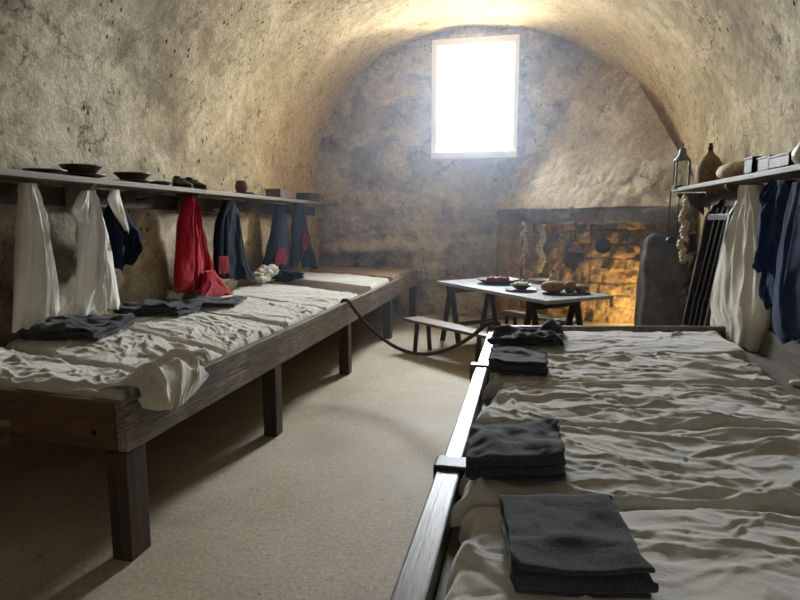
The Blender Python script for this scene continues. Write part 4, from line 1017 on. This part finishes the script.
for st in range(3):
    pts = []; ln = 0
    for i, p_ in enumerate(dense):
        q_ = dense[min(i + 1, len(dense) - 1)]; o_ = dense[max(i - 1, 0)]; t_ = (q_ - o_).normalized(); ln += (p_ - o_).length
        u_ = t_.cross(Vector((0, 0, 1)));
        if u_.length < .1: u_ = t_.cross(Vector((0, 1, 0)))
        u_.normalize(); w_ = u_.cross(t_); a = ln * 95 + st * 2 * PI / 3
        pts.append(p_ + .0085 * (u_ * math.cos(a) + w_ * math.sin(a)))
    rb.tube(pts, .0085, 6)
tag(rb.done('barrier_rope', M_rope, smooth=True, auto=False), 'dark twisted rope sagging across the aisle between the two platforms', 'rope')

# small things at the right
p_ = onZ(796, 384, DZ + .01); b = MB(); b.blob((p_[0] + .01, p_[1], DZ + .016), (.045, .03, .016), seed=2, amp=.15); tag(b.done('pale_shell', M_shell, smooth=True, auto=False), 'small white shell like object on the bare boards of the right platform', 'shell')
b = MB(); p_ = onX(763, 326, 1.6)
b.blob((1.62, 4.45, .78), (.07, .12, .07), seed=8, amp=.25); b.blob((1.63, 4.25, .74), (.07, .16, .05), seed=9, amp=.3)
tag(b.done('rough_stone', M_stone, smooth=True, auto=False), 'rough stone lump beside the hem of the ivory robe', 'stone')
b = MB(); b.box((1.525, .2, .0), (1.72, 4.6, .70)); tag(b.done('trim_7', M_stone), kind='structure')

# ------------------------------------------------------------------ light
def area(name, loc, rot, sx_, sy_, power, col):
    l = bpy.data.lights.new(name, 'AREA'); l.shape = 'RECTANGLE'; l.size = sx_; l.size_y = sy_; l.energy = power; l.color = col
    o = bpy.data.objects.new(name, l); COL.objects.link(o); o.location = loc; o.rotation_euler = rot; return o
area('window_daylight', (-.8, YB + 1.15, 4.05), (-PI / 2 + .62, 0, 0), 2.6, 3.3, 3600, (.86, .93, 1.0))
area('sunlit_ground_bounce', (-.8, YB + 1.0, 1.5), (-PI / 2 - .95, 0, 0), 1.8, 1.0, 500, (1.0, .84, .56))
l = bpy.data.lights.new('hearth_lamp', 'POINT'); l.energy = 36; l.color = (1.0, .70, .26); l.shadow_soft_size = .08
o = bpy.data.objects.new('hearth_lamp', l); COL.objects.link(o); o.location = (1.60, 8.5, .24)
w = bpy.data.worlds.new('world'); scene.world = w; w.use_nodes = True
w.node_tree.nodes['Background'].inputs[0].default_value = (.95, .93, .88, 1); w.node_tree.nodes['Background'].inputs[1].default_value = 2.6

hb_ = MB()
hp_ = [(CX - (AX - .22) * math.copysign(abs(math.cos(a)) ** SE, math.cos(a)), 5.6, ZS + (AZ - .16) * math.sin(a) ** SE) for a in np.linspace(0, PI, 41)]
hb_.prism([(XL + .22, 5.6, .001)] + hp_ + [(XR - .22, 5.6, .001)], (0, 3.42, 0)); hz_m = bpy.data.materials.new('thin_haze'); hz_m.use_nodes = True
nt = hz_m.node_tree; nt.nodes.clear(); vo = nt.nodes.new('ShaderNodeVolumeScatter'); vo.inputs['Color'].default_value = (.72, .82, 1.0, 1); vo.inputs['Density'].default_value = .026; vo.inputs['Anisotropy'].default_value = .35
oo = nt.nodes.new('ShaderNodeOutputMaterial'); nt.links.new(vo.outputs[0], oo.inputs['Volume'])
tag(hb_.done('haze', hz_m), 'thin bluish haze filling the vaulted room in the window light', 'haze', kind='stuff')
scene.view_settings.view_transform = 'Standard'; scene.view_settings.look = 'None'; scene.view_settings.gamma = 1
scene.view_settings.exposure = 0.35
cy = scene.cycles
try:
    cy.use_denoising = True; cy.max_bounces = 10; cy.diffuse_bounces = 6; cy.sample_clamp_indirect = 6
except Exception: pass
